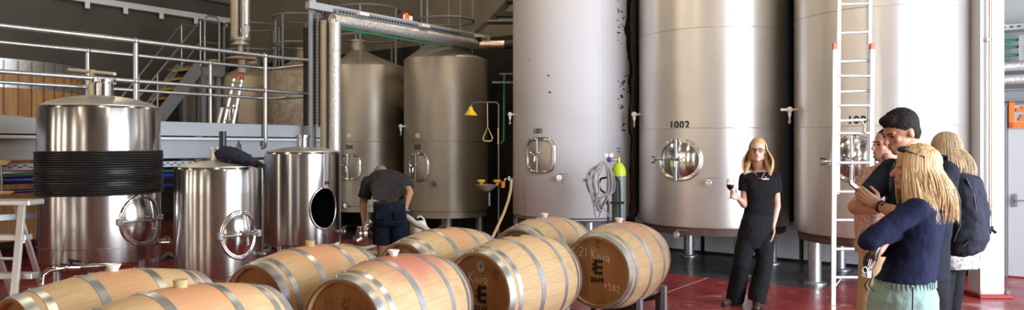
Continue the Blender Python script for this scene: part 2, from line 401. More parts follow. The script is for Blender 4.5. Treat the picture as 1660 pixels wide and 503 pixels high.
struct(uvbox(MB(), 11.1, 11.3, -1.02, 5.6, 0, 7).build('wall_back_pale', 'wallgrey', smooth=False))
struct(uvbox(MB(), -9.4, -9.2, -17.7, 5.6, 0, 7).build('wall_rear', 'timberwall', smooth=False))
wr = MB()
uvbox(wr, -9.2, 11.3, 5.4, 5.6, 5.0, 7); uvbox(wr, -9.2, 1.8, 5.4, 5.6, 0, 5); uvbox(wr, 9.4, 11.3, 5.4, 5.6, 0, 5)
struct(wr.build('wall_right', 'wallgrey', smooth=False))
struct(uvbox(MB(), 11.04, 11.1, -1.02, .9, 0, .09).build('baseboard_back', 'redpaint', smooth=False))
# pale door in the back wall with its lever handle
dx0 = P(1634, 452, 0.1)
def wall_pt(px, py, a=11.06):                      # the point of the plane a = const that the pixel's ray meets
    d = Vector(((px-830)/F, 1, 0)); t = a/d.dot(U); return Vector((d.x*t, t, CAMZ-(py-HOR)/F*t))
pd = wall_pt(1634, 452); bd = pd.dot(V)
dr = uvbox(MB(), 11.03, 11.10, bd, bd+.95, .015, 2.12, .004).build('door_1', 'door', smooth=False); struct(dr)
fr = MB(); uvbox(fr, 11.0, 11.1, bd-.05, bd-.004, 0, 2.17, .004); uvbox(fr, 11.0, 11.1, bd+.954, bd+1.0, 0, 2.17, .004); uvbox(fr, 11.0, 11.1, bd-.05, bd+1.0, 2.124, 2.17, .004)
fr.build('door_frame', 'structgrey', dr, smooth=False)
h = wall_pt(1646, 325, 11.0); hm = MB(); hm.box(h+V*.0, (.012, .04, .16), UVZ, .004); hm.cone(h, h-U*.05, .01, .01, 10); hm.tube([h-U*.05, h-U*.05+V*.13], .009)
hm.build('door_handle', 'structgrey', dr)
# floor-standing steel column with its red base
cpt = P(1608, 485, 7.84); ca, cb = cpt.dot(U), cpt.dot(V)
col = thing('steel_column', AB(ca+.12, cb, 0), 'white painted steel column with a red base plate beside the pale door', 'column')
mb = MB(); c0 = P(1608, 485, 7.92); c0.z = 0
mb.box(c0+Z*3.5, (.255, .014, 7.0), None, .002); mb.box(c0+Vector((-.12, .1, 3.5)), (.014, .19, 7.0), None, .002); mb.box(c0+Vector((.12, .1, 3.5)), (.014, .19, 7.0), None, .002)
mb.box(c0+Vector((0, .2, 3.5)), (.255, .014, 7.0), None, .002)
mb.build('shaft', 'whitepaint', col, smooth=False)
mb = MB(); mb.box(c0+Vector((0, .09, .02)), (.35, .34, .04), None, .006)
mb.build('base_plate', 'redpaint', col, smooth=False)
mb = MB()
for sx in (-.15, .15): mb.cone(c0+Vector((sx, -.04, .04)), c0+Vector((sx, -.04, .075)), .014, .012, 6)
mb.build('anchor_bolts', 'galv', col, smooth=False)
# conduits that run down the column
for k, (px, mname) in enumerate(((1604.5, 'copper'), (1608.5, 'white'))):
    p = P(px, 370, 7.86); top = 7.0; bot = p.z
    c = thing('conduit_pipe', (p.x, p.y, bot), ('thin copper-coloured conduit running down the white column' if k == 0 else 'thin white conduit running down the white column beside the copper-coloured one'), 'pipe', None)
    MB().tube([(p.x, p.y, bot), (p.x, p.y, top)], .0125, 12).build('pipe_run', mname, c)
    mb = MB(); mb.tube([(p.x, p.y, bot+.02), (p.x, p.y, bot-.02), (p.x-.02*(1-2*k), p.y-.03, bot-.05)], .017, 10); mb.build('end_elbow', 'black', c)
    for zz in (.98, 2.75): MB().box((p.x, p.y+.008, zz), (.05, .03, .03), None, .004).build('clip', 'galv', c, smooth=False)
# wall girder under the pipe rack, right of the column, and the pipes
def uline(px, py, a): return wall_pt(px, py, a)
def wallrun(name, label, cat, px0, py, a, r, m, px1=1700, extra=None, group=None):
    p = wall_pt(px0, py, a); b0 = p.dot(V); z = p.z; b1 = b0+2.6
    t = thing(name, AB(a, b0, z), label, cat, group)
    MB().tube([AB(a, b0+(b1-b0)*i/40, z) for i in range(41)], r, 14).build('pipe_run', m, t)
    return t, b0, z
gp = wall_pt(1575, 157, 11.0); gz = gp.z
t = thing('wall_girder', AB(11, gp.dot(V), gz), 'grey steel channel across the pale wall under the pipe rack', 'girder')
mb = MB(); b0 = gp.dot(V)-.3; uvbox(mb, 10.93, 11.09, b0, b0+3, gz-.075, gz-.06); uvbox(mb, 10.93, 11.09, b0, b0+3, gz+.06, gz+.075); uvbox(mb, 10.97, 10.985, b0, b0+3, gz-.07, gz+.07)
mb.build('channel', 'structgrey', t, smooth=False)
tp = wall_pt(1575, 51, 10.95); t = thing('cable_tray', AB(10.95, tp.dot(V), tp.z), 'perforated galvanised cable tray above the green pipes on the pale wall', 'cable tray')
mb = MB(); b0 = tp.dot(V)-.3; uvbox(mb, 10.8, 11.09, b0, b0+3, tp.z-.04, tp.z-.036); uvbox(mb, 10.8, 10.806, b0, b0+3, tp.z-.04, tp.z+.03)
mb.build('tray', 'galv', t, smooth=False)
mb = MB()
for i in range(40): uvbox(mb, 10.796, 10.80, b0+.03+i*.075, b0+.07+i*.075, tp.z-.012, tp.z+.004)
mb.build('slot', 'black', t, smooth=False)
for k, (py, where) in enumerate(((71, 'topmost'), (82, 'middle'), (94.5, 'lowest'))):
    wallrun('green_pipe', 'green water pipe on the pale wall, %s of the three' % where, 'pipe', 1560, py, 10.95, .017, 'green', group='green pipes on the pale wall')
for k, py in enumerate((111, 132)):
    t, b0, z = wallrun('insulated_pipe', 'silver foil-wrapped pipe on the pale wall, %s of the pair with blue fittings' % ('upper' if k == 0 else 'lower'), 'pipe', 1581, py, 10.9, .062, 'foil', group='foil pipes on the pale wall')
    mb = MB(); q = AB(10.9, b0, z); mb.cone(q+V*.0, q-V*.10, .066, .062, 18); mb.build('end_fitting', 'blue', t)
    mb = MB(); mb.tube([q-V*.05, q-V*.12, q-V*.19, q-V*.19+U*.1], .025, 10); mb.build('elbow', 'black', t)
for k, px in enumerate((1577, 1584)):
    p = wall_pt(px, 60, 10.98); p2 = wall_pt(px, 138, 10.98)
    t = thing('pipe_support', (p2.x, p2.y, p2.z), 'short black upright support holding the green pipes, %s the column' % ('farther from' if k == 0 else 'nearer to'), 'support', 'pipe supports on the pale wall')
    MB().tube([p, p2], .028, 10).build('strut', 'black', t)
p = wall_pt(1656, 58, 10.98); p2 = wall_pt(1656, 100, 10.98); t = thing('pipe_strap', (p2.x, p2.y, p2.z), 'perforated galvanised strap holding the green pipes near the picture edge', 'support')
mb = MB(); mb.box((p+p2)/2-U*.06, (.01, .05, (p-p2).length), UVZ); mb.build('strap', 'galv', t, smooth=False)
# orange sign on the door's upper part
s0 = wall_pt(1636, 165, 11.0); s1 = wall_pt(1636, 208, 11.0); bb = s0.dot(V); zc = (s0.z+s1.z)/2; hh = s0.z-s1.z
t = thing('orange_sign', AB(11, bb, s1.z), 'orange framed sign on the wall above the pale door', 'sign')
uvbox(MB(), 11.0, 11.03, bb, bb+.62, s1.z, s0.z, .004).build('panel', 'wallgrey', t, smooth=False)
mb = MB(); uvbox(mb, 10.985, 11.0, bb, bb+.055, s1.z, s0.z); uvbox(mb, 10.985, 11.0, bb, bb+.62, s1.z, s1.z+.07); uvbox(mb, 10.985, 11.0, bb+.55, bb+.62, s1.z, s0.z)
mb.build('border', 'orange', t, smooth=False)
mb = MB()
for (x0, x1, z0, z1) in ((.07, .26, .62, .74), (.13, .46, .70, .80), (.10, .30, .28, .40), (.2, .5, .24, .32), (.36, .46, .4, .72), (.12, .2, .36, .5)):
    uvbox(mb, 10.984, 10.999, bb+x0, bb+x1, s1.z+z0*hh, s1.z+z1*hh, .003)
mb.build('motif', 'orange', t, smooth=False)
# low white boards standing behind the tank legs
def board(a0, b0, b1, h, label):
    t = thing('wall_board', AB(a0, (b0+b1)/2, 0), label, 'board', 'low white boards behind the tank legs')
    uvbox(MB(), a0, a0+.04, b0, b1, .035, h, .004).build('panel', 'panelwhite', t, smooth=False)
    mb = MB(); uvbox(mb, a0-.004, a0+.045, b0, b1, 0, .035); uvbox(mb, a0-.004, a0+.045, b1, b1+.035, 0, h); mb.build('edging', 'black', t, smooth=False)
board(10.72, -5.95, -4.45, .56, 'low white board on the floor behind the legs of tank 1001')
board(10.72, -4.40, -3.0, .56, 'low white board on the floor behind the legs of tank 1002')
board(10.72, -2.95, -2.0, .56, 'low white board on the floor between tank 1002 and tank 1003')
board(10.72, -1.95, -1.07, .60, 'low white board on the floor behind tank 1003, nearest the column')
# red kerb right of the last board
t = uvbox(MB(), 10.8, 10.98, -1.0, -.86, 0, .30, .01).build('red_kerb', 'redpaint', smooth=False); tag(t, 'short red painted kerb block on the floor between the white board and the column', 'kerb')
# ceiling lamps (out of the frame, they light the hall)
LAMPS = [(2, -8), (2, -4), (2, 0), (6.3, -13), (6.3, -5.2), (6.3, -1.0), (-3, -10), (-3, -4), (9.9, -7.3), (2, -13)]
for k, (a, b) in enumerate(LAMPS):
    t = thing('high_bay_lamp', AB(a, b, 6.35), 'round high-bay lamp hanging under the dark ceiling', 'lamp', 'high-bay lamps under the ceiling')
    MB().lathe([(.03, .65), (.03, .28), (.09, .26), (.12, .12), (.24, .0), (.23, -.0), (.10, .10), (0, .10)], AB(a, b, 6.35), n=28).build('shade', 'structgrey', t)
    MB().ball(AB(a, b, 6.41), (.085, .085, .06)).build('bulb', 'lamp', t)
    l = bpy.data.lights.new('lamp_light', 'POINT'); l.energy = 105; l.color = (1, .80, .55); l.shadow_soft_size = .12
    o = bpy.data.objects.new('lamp_light', l); COL.objects.link(o); o.location = AB(a, b, 6.25)
# ------------------------------------------------------------------ the walkway, on the left
near = [P(0, 40, 6.97*1.11), P(530, 103, 10.15*1.11)]
NA = -9.0 + .15                                     # b of the near edge
def nearline(px):                                   # point of the vertical plane of the near edge under the pixel column
    d = Vector(((px-830)/F, 1, 0)); t = NEARB/d.dot(V); return Vector((d.x*t, t, 0))
NEARB = -9.0; FARB = -10.35
def rail_at(px, b): d = Vector(((px-830)/F, 1, 0)); t = b/d.dot(V); return Vector((d.x*t, t, 0)), d*t
def apx(px, b): q, _ = rail_at(px, b); return q.dot(U)
ZT, ZM = 2.885, 2.40                                # top and middle rail heights
aE = apx(530, NEARB); aS = apx(-40, NEARB)-1.5
wk = thing('walkway', AB(aE-3, (NEARB+FARB)/2, 0), 'raised steel walkway with grey-blue edge channels behind the small tanks', 'walkway')
uvbox(MB(), aS, aE, FARB, NEARB-.02, 1.86, 1.90).build('deck', 'galv', wk, smooth=False)
def channel(b, s, m, name):
    mb = MB(); uvbox(mb, aS, aE, b-.008, b+.008, 1.755, 1.93, .002); uvbox(mb, aS, aE, b-.06*s, b+.008, 1.92, 1.93); mb.build(name, m, wk, smooth=False)
channel(NEARB, 1, 'steelgrey', 'edge_channel')
mb = MB(); uvbox(mb, aS, aE+.15, NEARB-.05, NEARB+.06, 1.70, 1.735, .004); mb.build('cable_ledge', 'whitepaint', wk, smooth=False)
mb = MB(); uvbox(mb, aS, aE+.1, NEARB-.03, NEARB-.01, 1.47, 1.70, .002); uvbox(mb, aS, aE+.1, NEARB-.03, NEARB+.04, 1.47, 1.485); mb.build('lower_channel', 'steelgrey', wk, smooth=False)
channel(FARB, -1, 'structgrey', 'edge_channel')
mb = MB(); uvbox(mb, aE-.01, aE+.01, FARB, NEARB, 1.72, 1.93); mb.build('end_channel', 'steelgrey', wk, smooth=False)
for a in (aS+1, aS+4.0, aE-.25):
    for b in (NEARB-.12, FARB+.12):
        mb = MB(); uvbox(mb, a-.05, a+.05, b-.05, b+.05, 0, 1.86, .003); mb.build('leg', 'structgrey', wk, smooth=False)
def railing(name, label, path, posts, r, end_down=False):
    t = thing(name, path[0].copy(), label, 'railing', 'tube railings of the walkway')
    MB().tube([p+Z*ZT for p in path], r, 12).build('top_rail', 'galv', t)
    MB().tube([p+Z*ZM for p in path], r*.92, 12).build('middle_rail', 'galv', t)
    for p, dz, foot in posts:
        mb = MB(); pts = [p+Z*(ZT+.01), p+Z*(1.85), p+Z*1.70, p+Z*1.62+foot*.25, p+Z*1.60+foot]
        mb.tube(pts if foot.length > 0 else pts[:3], r*1.05, 12); po = mb.build('post', 'galv', t)
        for zz in (ZT, ZM): MB().ball(p+Z*zz, r*1.42, 14, 8).build('ball_joint', 'galv', po)
        if foot.length > 0:
            mb = MB(); mb.box(p+Z*1.62+foot+V*-.01, (.13, .02, .14), UVZ, .004); mb.build('foot_plate', 'galv', po, smooth=False)
    return t
off = V*.06
npts = [AB(apx(q, NEARB), NEARB)+off for q in (216, 426)]
railing('guard_railing', 'galvanised tube railing along the near edge of the raised walkway', [AB(aS, NEARB)+off, AB(aE, NEARB)+off],
        [(p, 0, -V*.07) for p in npts]+[(AB(apx(-90, NEARB), NEARB)+off, 0, -V*.07)], .028)
c_far = AB(aE-.0, FARB); pE = AB(aE, NEARB)+off
bendp = [AB(aE-.35, FARB), AB(aE-.15, FARB+.04), AB(aE-.04, FARB+.15), AB(aE, FARB+.35)]
railing('guard_railing', 'galvanised tube railing along the far edge of the walkway, turning at its end', [AB(aS, FARB)]+bendp+[pE],
        [(AB(apx(q, FARB), FARB), 0, Vector((0, 0, 0))) for q in (142, 341)]+[(AB(aE, NEARB-.45), 0, Vector((0, 0, 0)))], .026)
# things that run under the walkway
tr = thing('cable_tray', AB(aE-2, -9.3, 1.38), 'white perforated cable tray under the raised walkway', 'cable tray')
mb = MB(); uvbox(mb, aS, aE-.2, -9.4, -9.12, 1.36, 1.364); uvbox(mb, aS, aE-.2, -9.12, -9.114, 1.36, 1.43); mb.build('tray', 'whitepaint', tr, smooth=False)
mb = MB()
for i in range(60): uvbox(mb, aE-.3-i*.1, aE-.26-i*.1, -9.113, -9.110, 1.38, 1.392); uvbox(mb, aE-.35-i*.1, aE-.31-i*.1, -9.113, -9.110, 1.402, 1.414)
mb.build('slot', 'black', tr, smooth=False)
def urun(name, label, b, a0, a1, z, r, m, group=None, n=12):
    t = MB().tube([AB(a0+(a1-a0)*i/30, b, z) for i in range(31)], r, n).build(name, m); return tag(t, label, 'pipe', group)
urun('coolant_pipe', 'thick dark blue pipe running under the walkway', -9.25, aS, 6.4, 1.245, .045, 'bluepipe')
urun('coolant_pipe', 'thin green pipe lying on top of the dark blue pipe under the walkway', -9.25, aS, 6.4, 1.305, .013, 'green')
urun('coolant_pipe', 'thinner blue pipe just below the thick dark blue one under the walkway', -9.3, 3.0, 6.4, 1.12, .022, 'bluepipe')
p = P(3, 268, 7.2)
t = thing('hanging_clamp', p, 'small beige clamp hanging from the blue pipe above the step ladder', 'clamp')
mb = MB(); mb.box(p+Vector((0, 0, .02)), (.16, .05, .05), None, .01); mb.build('jaw', 'hosetan', t); mb = MB(); mb.tube([p, p-Z*.25], .01, 8); mb.build('rod', 'galv', t)
mb = MB(); mb.box(p+Vector((.02, 0, -.27)), (.2, .05, .04), None, .012); mb.build('pad', 'hosetan', t)
# pale beam on the far side, under the vat
t = thing('edge_beam', AB(0, -10.9, 1.5), 'pale beige beam running along below the wooden vat', 'beam')
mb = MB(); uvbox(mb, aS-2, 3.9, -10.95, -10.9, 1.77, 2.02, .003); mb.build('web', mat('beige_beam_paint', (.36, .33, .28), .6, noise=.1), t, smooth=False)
mb = MB(); uvbox(mb, aS-2, 3.9, -10.94, -10.9, 1.66, 1.77); mb.build('dark_rail', 'skirt', t, smooth=False)  # dark brown strip between the two beam webs
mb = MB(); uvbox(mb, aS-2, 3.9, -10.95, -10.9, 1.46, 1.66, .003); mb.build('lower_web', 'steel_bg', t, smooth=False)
# wooden vat
VC = Vector((-8.1*1.02, 11*1.02, 0)); VR = 1.55; VT = 2.84
t = thing('wooden_vat', VC, 'large open wooden vat with grey hoops behind the walkway', 'vat')
prof = [(0, .3), (VR*1.05, .3), (VR*1.05, .32), (VR, VT), (VR-.06, VT), (VR-.05, .4), (0, .4)]
MB().lathe(prof, VC, n=72).build('staves', 'vat', t)
mb = MB()
for i in range(56):
    a = 2*PI*i/56; r0 = VR*1.051; r1 = VR*1.002
    mb.box(VC+Vector((math.cos(a)*(r0+r1)/2, math.sin(a)*(r0+r1)/2, (VT+.32)/2)), (.008, .006, VT-.34), (Vector((-math.sin(a), math.cos(a), 0)), Vector((math.cos(a), math.sin(a), 0)), Z))
mb.build('joint', 'skirt', t, smooth=False)
for (z0, z1, mm) in ((VT-.20, VT+.005, 'galv'), (VT-.40, VT-.31, 'galv'), (1.95, 2.02, 'galv'), (1.2, 1.27, 'galv'), (.6, .68, 'galv')):
    k = lambda z: VR*(1.05-.05*(z-.32)/(VT-.32))+.008
    MB().lathe([(k(z0)-.01, z0), (k(z0), z0), (k(z1), z1), (k(z1)-.01, z1)], VC, n=72, closed=True).build('hoop', mm, t)
q = P(116, 111, 9.55); 
t = tag(MB().tube([P(112, 113, 9.9), P(186, 120, 9.35)], .022, 10).build('vat_handle_pole', 'white'), 'pale pole sticking out sideways from the wooden vat', 'pole')
t = tag(MB().tube([P(150, 113, 9.6), P(147, 145, 9.6), P(149, 176, 9.6)], .035, 10).build('rope_loop', 'hosetan'), 'tan rope hanging down over the pale pole', 'rope')
# second vat, in the dark beneath the walkway
# ------------------------------------------------------------------ tanks
def superell(w, h, n, k, N=48):
    out = []
    for i in range(N):
        a = 2*PI*i/N; c, s = math.cos(a), math.sin(a)
        out.append((w/2*math.copysign(abs(c)**(2/k), c), h/2*math.copysign(abs(s)**(2/k), s)))
    return out
def cw(c, R, phi, x, z, off=0):
    a = phi+x/R; return Vector((c[0]+(R+off)*math.cos(a), c[1]+(R+off)*math.sin(a), z))
def hatch(root, c, R, phi, z, w, h, k=2, bar='v', m='lid', rr=.016, proud=.03, knobs=True, recess=0):
    """A manway in the wall of an upright tank: frame, lid with its clamp bar and handwheel"""
    pts = superell(w, h, 0, k)
    n_ = cw(c, R, phi, 0, 0, 1)-cw(c, R, phi, 0, 0, 0); tng = Vector((-math.sin(phi), math.cos(phi), 0))
    mb = MB(); mb.tube([cw(c, R, phi, x, z+y, .004) for x, y in pts], rr*1.5, 10, closed=True)
    mb.tube([cw(c, R, phi, x*.93, z+y*.93, .012) for x, y in pts], rr, 10, closed=True)
    fr = mb.build('hatch_frame', 'chrome', root)
    vs = []; fs = []; N = len(pts); rings = 7
    for j in range(rings+1):
        q = j/rings
        for x, y in pts: vs.append(cw(c, R, phi, x*.9*q, z+y*.9*q, .010+.035*(1-q*q)*1.0))
    for j in range(rings):
        for i in range(N): fs.append((j*N+i, j*N+(i+1) % N, (j+1)*N+(i+1) % N, (j+1)*N+i))
    lid = MB().add(vs, fs).build('hatch_lid', m, root)
    o = cw(c, R, phi, 0, z, .06)
    if bar == 'v':
        mb = MB(); mb.box(cw(c, R, phi, -w*.03, z, .055), (.030, .022, h*1.04), (tng, n_, Z), .004)
    else:
        mb = MB(); mb.tube([cw(c, R, phi, x*w*.5, z, .045) for x in (-1.05, -.5, 0, .5, 1.05)], .011, 10)
        mb.box(cw(c, R, phi, -w*.52, z, .03), (.04, .05, .06), (tng, n_, Z), .006)
        mb.box(cw(c, R, phi, w*.52, z, .03), (.04, .05, .06), (tng, n_, Z), .006)
    mb.build('clamp_bar', 'galv', lid, smooth=False)
    if knobs:
        mb = MB(); mb.cone(o-n_*.02, o+n_*.07, .016, .016, 12); ce = o+n_*.06
        for kk in range(3):
            a = kk*2*PI/3+.5; d = tng*math.cos(a)+Z*math.sin(a); mb.tube([ce, ce+d*.075+n_*.015], .008, 8); mb.ball(ce+d*.08+n_*.015, .014, 8, 6)
        mb.build('hand_wheel', 'chrome', lid)
    return fr
def valve(root, c, R, phi, z, s=1.0, handle='right', down=True, drop=.0):
    n_ = Vector((math.cos(phi), math.sin(phi), 0)); tng = Vector((-math.sin(phi), math.cos(phi), 0)); o = cw(c, R, phi, 0, z)
    mb = MB(); mb.cone(o-n_*.02, o+n_*.05*s, .030*s, .030*s, 18); mb.cone(o+n_*.05*s, o+n_*.06*s, .045*s, .045*s, 20); mb.cone(o+n_*.06*s, o+n_*.10*s, .034*s, .034*s, 18)
    mb.cone(o+n_*.10*s, o+n_*.115*s, .046*s, .046*s, 20); mb.cone(o+n_*.115*s, o+n_*.13*s, .03*s, .024*s, 18)
    for kk in range(4):
        a = kk*PI/2+.4; d = tng*math.cos(a)+Z*math.sin(a); mb.cone(o+n_*.045*s+d*.038*s, o+n_*.07*s+d*.038*s, .008*s, .008*s, 8)
    v = mb.build('valve', 'chrome', root)
    mb = MB(); e = tng*(1 if handle == 'right' else -1)
    mb.cone(o+n_*.08*s, o+n_*.08*s+Z*.06*s, .008*s, .008*s, 8); mb.box(o+n_*.08*s+Z*.062*s+e*.055*s, (.16*s, .02*s, .008*s), (e, n_, Z), .003)
    mb.build('valve_handle', 'structgrey', v)
    if drop:
        mb = MB(); mb.tube([o+n_*.08*s-Z*.03*s, o+n_*.08*s-Z*drop*.5, o+n_*.075*s-Z*drop], .014*s, 10, rf=lambda q: 1-.4*q); mb.build('drain_spout', 'galv', v)
    return v
def legs(root, c, R, z, posts, r=.075, m='galv'):
    for (x, y) in posts:
        mb = MB(); b = Vector((x, y, 0)); mb.cone(b+Z*.02, b+Z*z, r, r, 24); lg = mb.build('leg', m, root)
        mb = MB(); mb.cone(b, b+Z*.02, r*1.75, r*1.75, 28); mb.cone(b+Z*.02, b+Z*.03, r*1.4, r*1.1, 24); mb.build('foot_plate', m, lg)
def rnd(pr, R, z0, z1, dome, edge=.03):
    """Closed profile of a hull: dished bottom, straight side, domed or coned top given as (r,z) points"""
    p = [(0, z0-.04), (R*.5, z0-.03), (R*.9, z0-.008), (R-edge*.3, z0), (R, z0+edge)]
    return p+[(R, z0+(z1-z0)*k) for k in (.25, .5, .75)]+[(R, z1-edge), (R-edge*.35, z1-edge*.3)]+dome
def lid(root, c, dome):
    (r0, z0) = dome[0]; MB().lathe([(r0+.006, z0-.004), (r0+.006, z0+.002)]+[(r, z_+.004) for r, z_ in dome[1:]], c, n=96).build('domed_lid', 'lidsteel', root)
def neck(root, c, z0, z1, r, m='steel_sat', lip=True):
    mb = MB(); pr = [(r*1.05, z0), (r, z0+.02), (r, z1-.03), (r*1.28, z1-.025), (r*1.28, z1), (r*.9, z1), (r*.88, z1-.05)]
    mb.lathe(pr, (c[0], c[1], 0), n=32); return mb.build('neck', m, root)
def sensor(root, c, R, phi, z, s=1.0):
    n_ = Vector((math.cos(phi), math.sin(phi), 0)); tng = Vector((-math.sin(phi), math.cos(phi), 0)); o = cw(c, R, phi, 0, z)
    mb = MB(); mb.cone(o, o+n_*.08*s, .018*s, .018*s, 12); mb.ball(o+n_*.11*s, .045*s, 14, 10); mb.cone(o+n_*.11*s-Z*.03*s, o+n_*.11*s-Z*.09*s, .026*s, .022*s, 14)
    t = mb.build('level_sensor', 'white', root)
    mb = MB(); mb.cone(o+n_*.11*s-Z*.09*s, o+n_*.11*s-Z*.13*s, .014*s, .014*s, 10)
    a = o+n_*.11*s-Z*.165*s; mb.torus(a, .035*s, .008*s, (tng, Z, n_), 20, 8); mb.build('sample_tap', 'galv', t)
# --- the three tall tanks
BIG = [('1001', Vector((.935, 11.0, 0)), .92), ('1002', Vector((2.735, 10.1, 0)), .985), ('1003', Vector((4.41, 8.85, 0)), .97)]
ZB = .60
def big(i, label, m):
    name, c, R = BIG[i]
    t = thing('storage_tank', c, label, 'tank')
    dome = [(R*.8, 6.12), (R*.4, 6.3), (0, 6.36)]
    MB().lathe(rnd(None, R, ZB, 6.0, dome), c, n=128).build('hull', m, t)
    MB().lathe([(R*.93, .50), (R*.955, .50), (R*.955, ZB+.01), (R*.93, ZB+.01)], c, n=96, closed=True).build('skirt_ring', 'skirt', t)
    k = .60
    posts = [(c.x+(U*su+V*sv).x*k, c.y+(U*su+V*sv).y*k) for su in (-1, 1) for sv in (-1, 1)]
    legs(t, c, R, ZB-.02, posts)
    mb = MB()
    for su in (-1, 1):
        mb.box(Vector((c.x, c.y, ZB-.07))+U*su*k, (.09, 2*k, .10), UVZ, .004)
    mb.build('cross_beam', 'skirt', t, smooth=False)
    return t, c, R
T1, c1, R1 = big(0, 'tall pale painted tank marked 1001 with a peeled black strip down its side', insul_mat())
T2, c2, R2 = big(1, 'tall satin steel tank marked 1002 with a round glass hatch', 'steel_sat')
T3, c3, R3 = big(2, 'tall steel tank behind the ladder, brightest of the three tall tanks', 'steel_sat')
def seam(t, c, R, z, m='chrome'): MB().torus((c.x, c.y, z), R+.001, .006, None, 128, 8).build('weld_seam', m, t)
ph, z = on_cyl(c2, R2, 1155, 43); seam(T2, c2, R2, z, 'steel_sat')
ph, z = on_cyl(c2, R2, 1180, 207); seam(T2, c2, R2, z, 'steel_sat')
ph, z = on_cyl(c3, R3, 1440, 8); seam(T3, c3, R3, z, 'steel_sat')
ph, z = on_cyl(c3, R3, 1540, 203); seam(T3, c3, R3, z, 'steel_sat')
MB().torus((c1.x, c1.y, ZB+.03), R1+.001, .008, None, 96, 8).build('bottom_bead', 'skirt', T1)
ph, z = on_cyl(c1, R1, 875, 252); hatch(T1, c1, R1, ph, z, .46, .46, 3.6, 'v', 'steel_dull')
ph, z = on_cyl(c1, R1, 872, 213); cyl_text('1001', .10, c1, R1, ph, z, 'tank_number', T1, sx=.82, bold=.002)
ph, z = on_cyl(c1, R1, 909, 288); valve(T1, c1, R1, ph, z, .85, 'right', drop=.17)
ph, z = on_cyl(c1, R1, 834, 186); sensor(T1, c1, R1, ph+.06, z, .75)
ph, z = on_cyl(c1, R1, 951, 292); n_ = Vector((math.cos(ph), math.sin(ph), 0)); MB().cone(cw(c1, R1, ph, 0, z, -.01), cw(c1, R1, ph, 0, z, .05), .018, .018, 10).build('plug', 'black', T1)
ph, z = on_cyl(c2, R2, 1101, 259.5); hatch(T2, c2, R2, ph, z, .575, .50, 2.15, 'v', rr=.014)
n_ = Vector((math.cos(ph), math.sin(ph), 0)); tg = Vector((-math.sin(ph), math.cos(ph), 0))
mb = MB(); mb.tube([cw(c2, R2, ph, -.29, z, .03), cw(c2, R2, ph, -.36, z, .04)], .016, 10)
for s in (-1, 1): mb.tube([cw(c2, R2, ph, -.35, z+.03*s, .03), cw(c2, R2, ph, -.40, z+.04*s, .05)], .011, 8)
mb.tube([cw(c2, R2, ph, x, z+.0, .075) for x in (-.3, 0, .02)], .009, 8)
mb.build('hatch_hinge', 'chrome', T2)
ph, z = on_cyl(c2, R2, 1101, 203); cyl_text('1002', .125, c2, R2, ph, z, 'tank_number', T2, sx=1.0, bold=.004, spacing=1.15)
ph, z = on_cyl(c2, R2, 1150, 296); valve(T2, c2, R2, ph, z, .9, 'right')
ph, z = on_cyl(c2, R2, 1038, 186); sensor(T2, c2, R2, ph+.05, z, .85)
ph, z = on_cyl(c2, R2, 1101, 380); valve(T2, c2, R2*.96, ph, z+.0, .95, 'right')
ph, z = on_cyl(c3, R3, 1385, 258); hatch(T3, c3, R3, ph, z, .50, .50, 2.0, 'v', rr=.014)
ph2, z2 = on_cyl(c3, R3, 1344, 262)
mb = MB(); mb.tube([cw(c3, R3, ph2, .06, z2, .03), cw(c3, R3, ph2, -.03, z2, .05)], .016, 10)
for s in (-1, 1): mb.tube([cw(c3, R3, ph2, -.01, z2+.03*s, .04), cw(c3, R3, ph2, -.06, z2+.035*s, .07)], .011, 8)
mb.build('hatch_hinge', 'chrome', T3)
ph, z = on_cyl(c3, R3, 1394, 195); cyl_text('1003', .12, c3, R3, ph, z, 'tank_number', T3, bold=.004, spacing=1.15)
ph, z = on_cyl(c3, R3, 1293, 178); sensor(T3, c3, R3, ph, z, .85)
mb = MB(); n_ = Vector((math.cos(ph), math.sin(ph), 0)); q = cw(c3, R3, ph, 0, z, .10); mb.tube([q, q+n_*.10], .018, 10); mb.build('probe', 'white', T3)
ph, z = on_cyl(c3, R3, 1388, 400); valve(T3, c3, R3*.96, ph, z, .9, 'right')
# pipe down the side seam of 1001
ph, z = on_cyl(c1, R1, 972, 200)
MB().tube([cw(c1, R1, ph, 0, ZB+.05, .002), cw(c1, R1, ph, 0, 5.9, .002)], .007, 8).build('side_seam', 'panelwhite', T1)
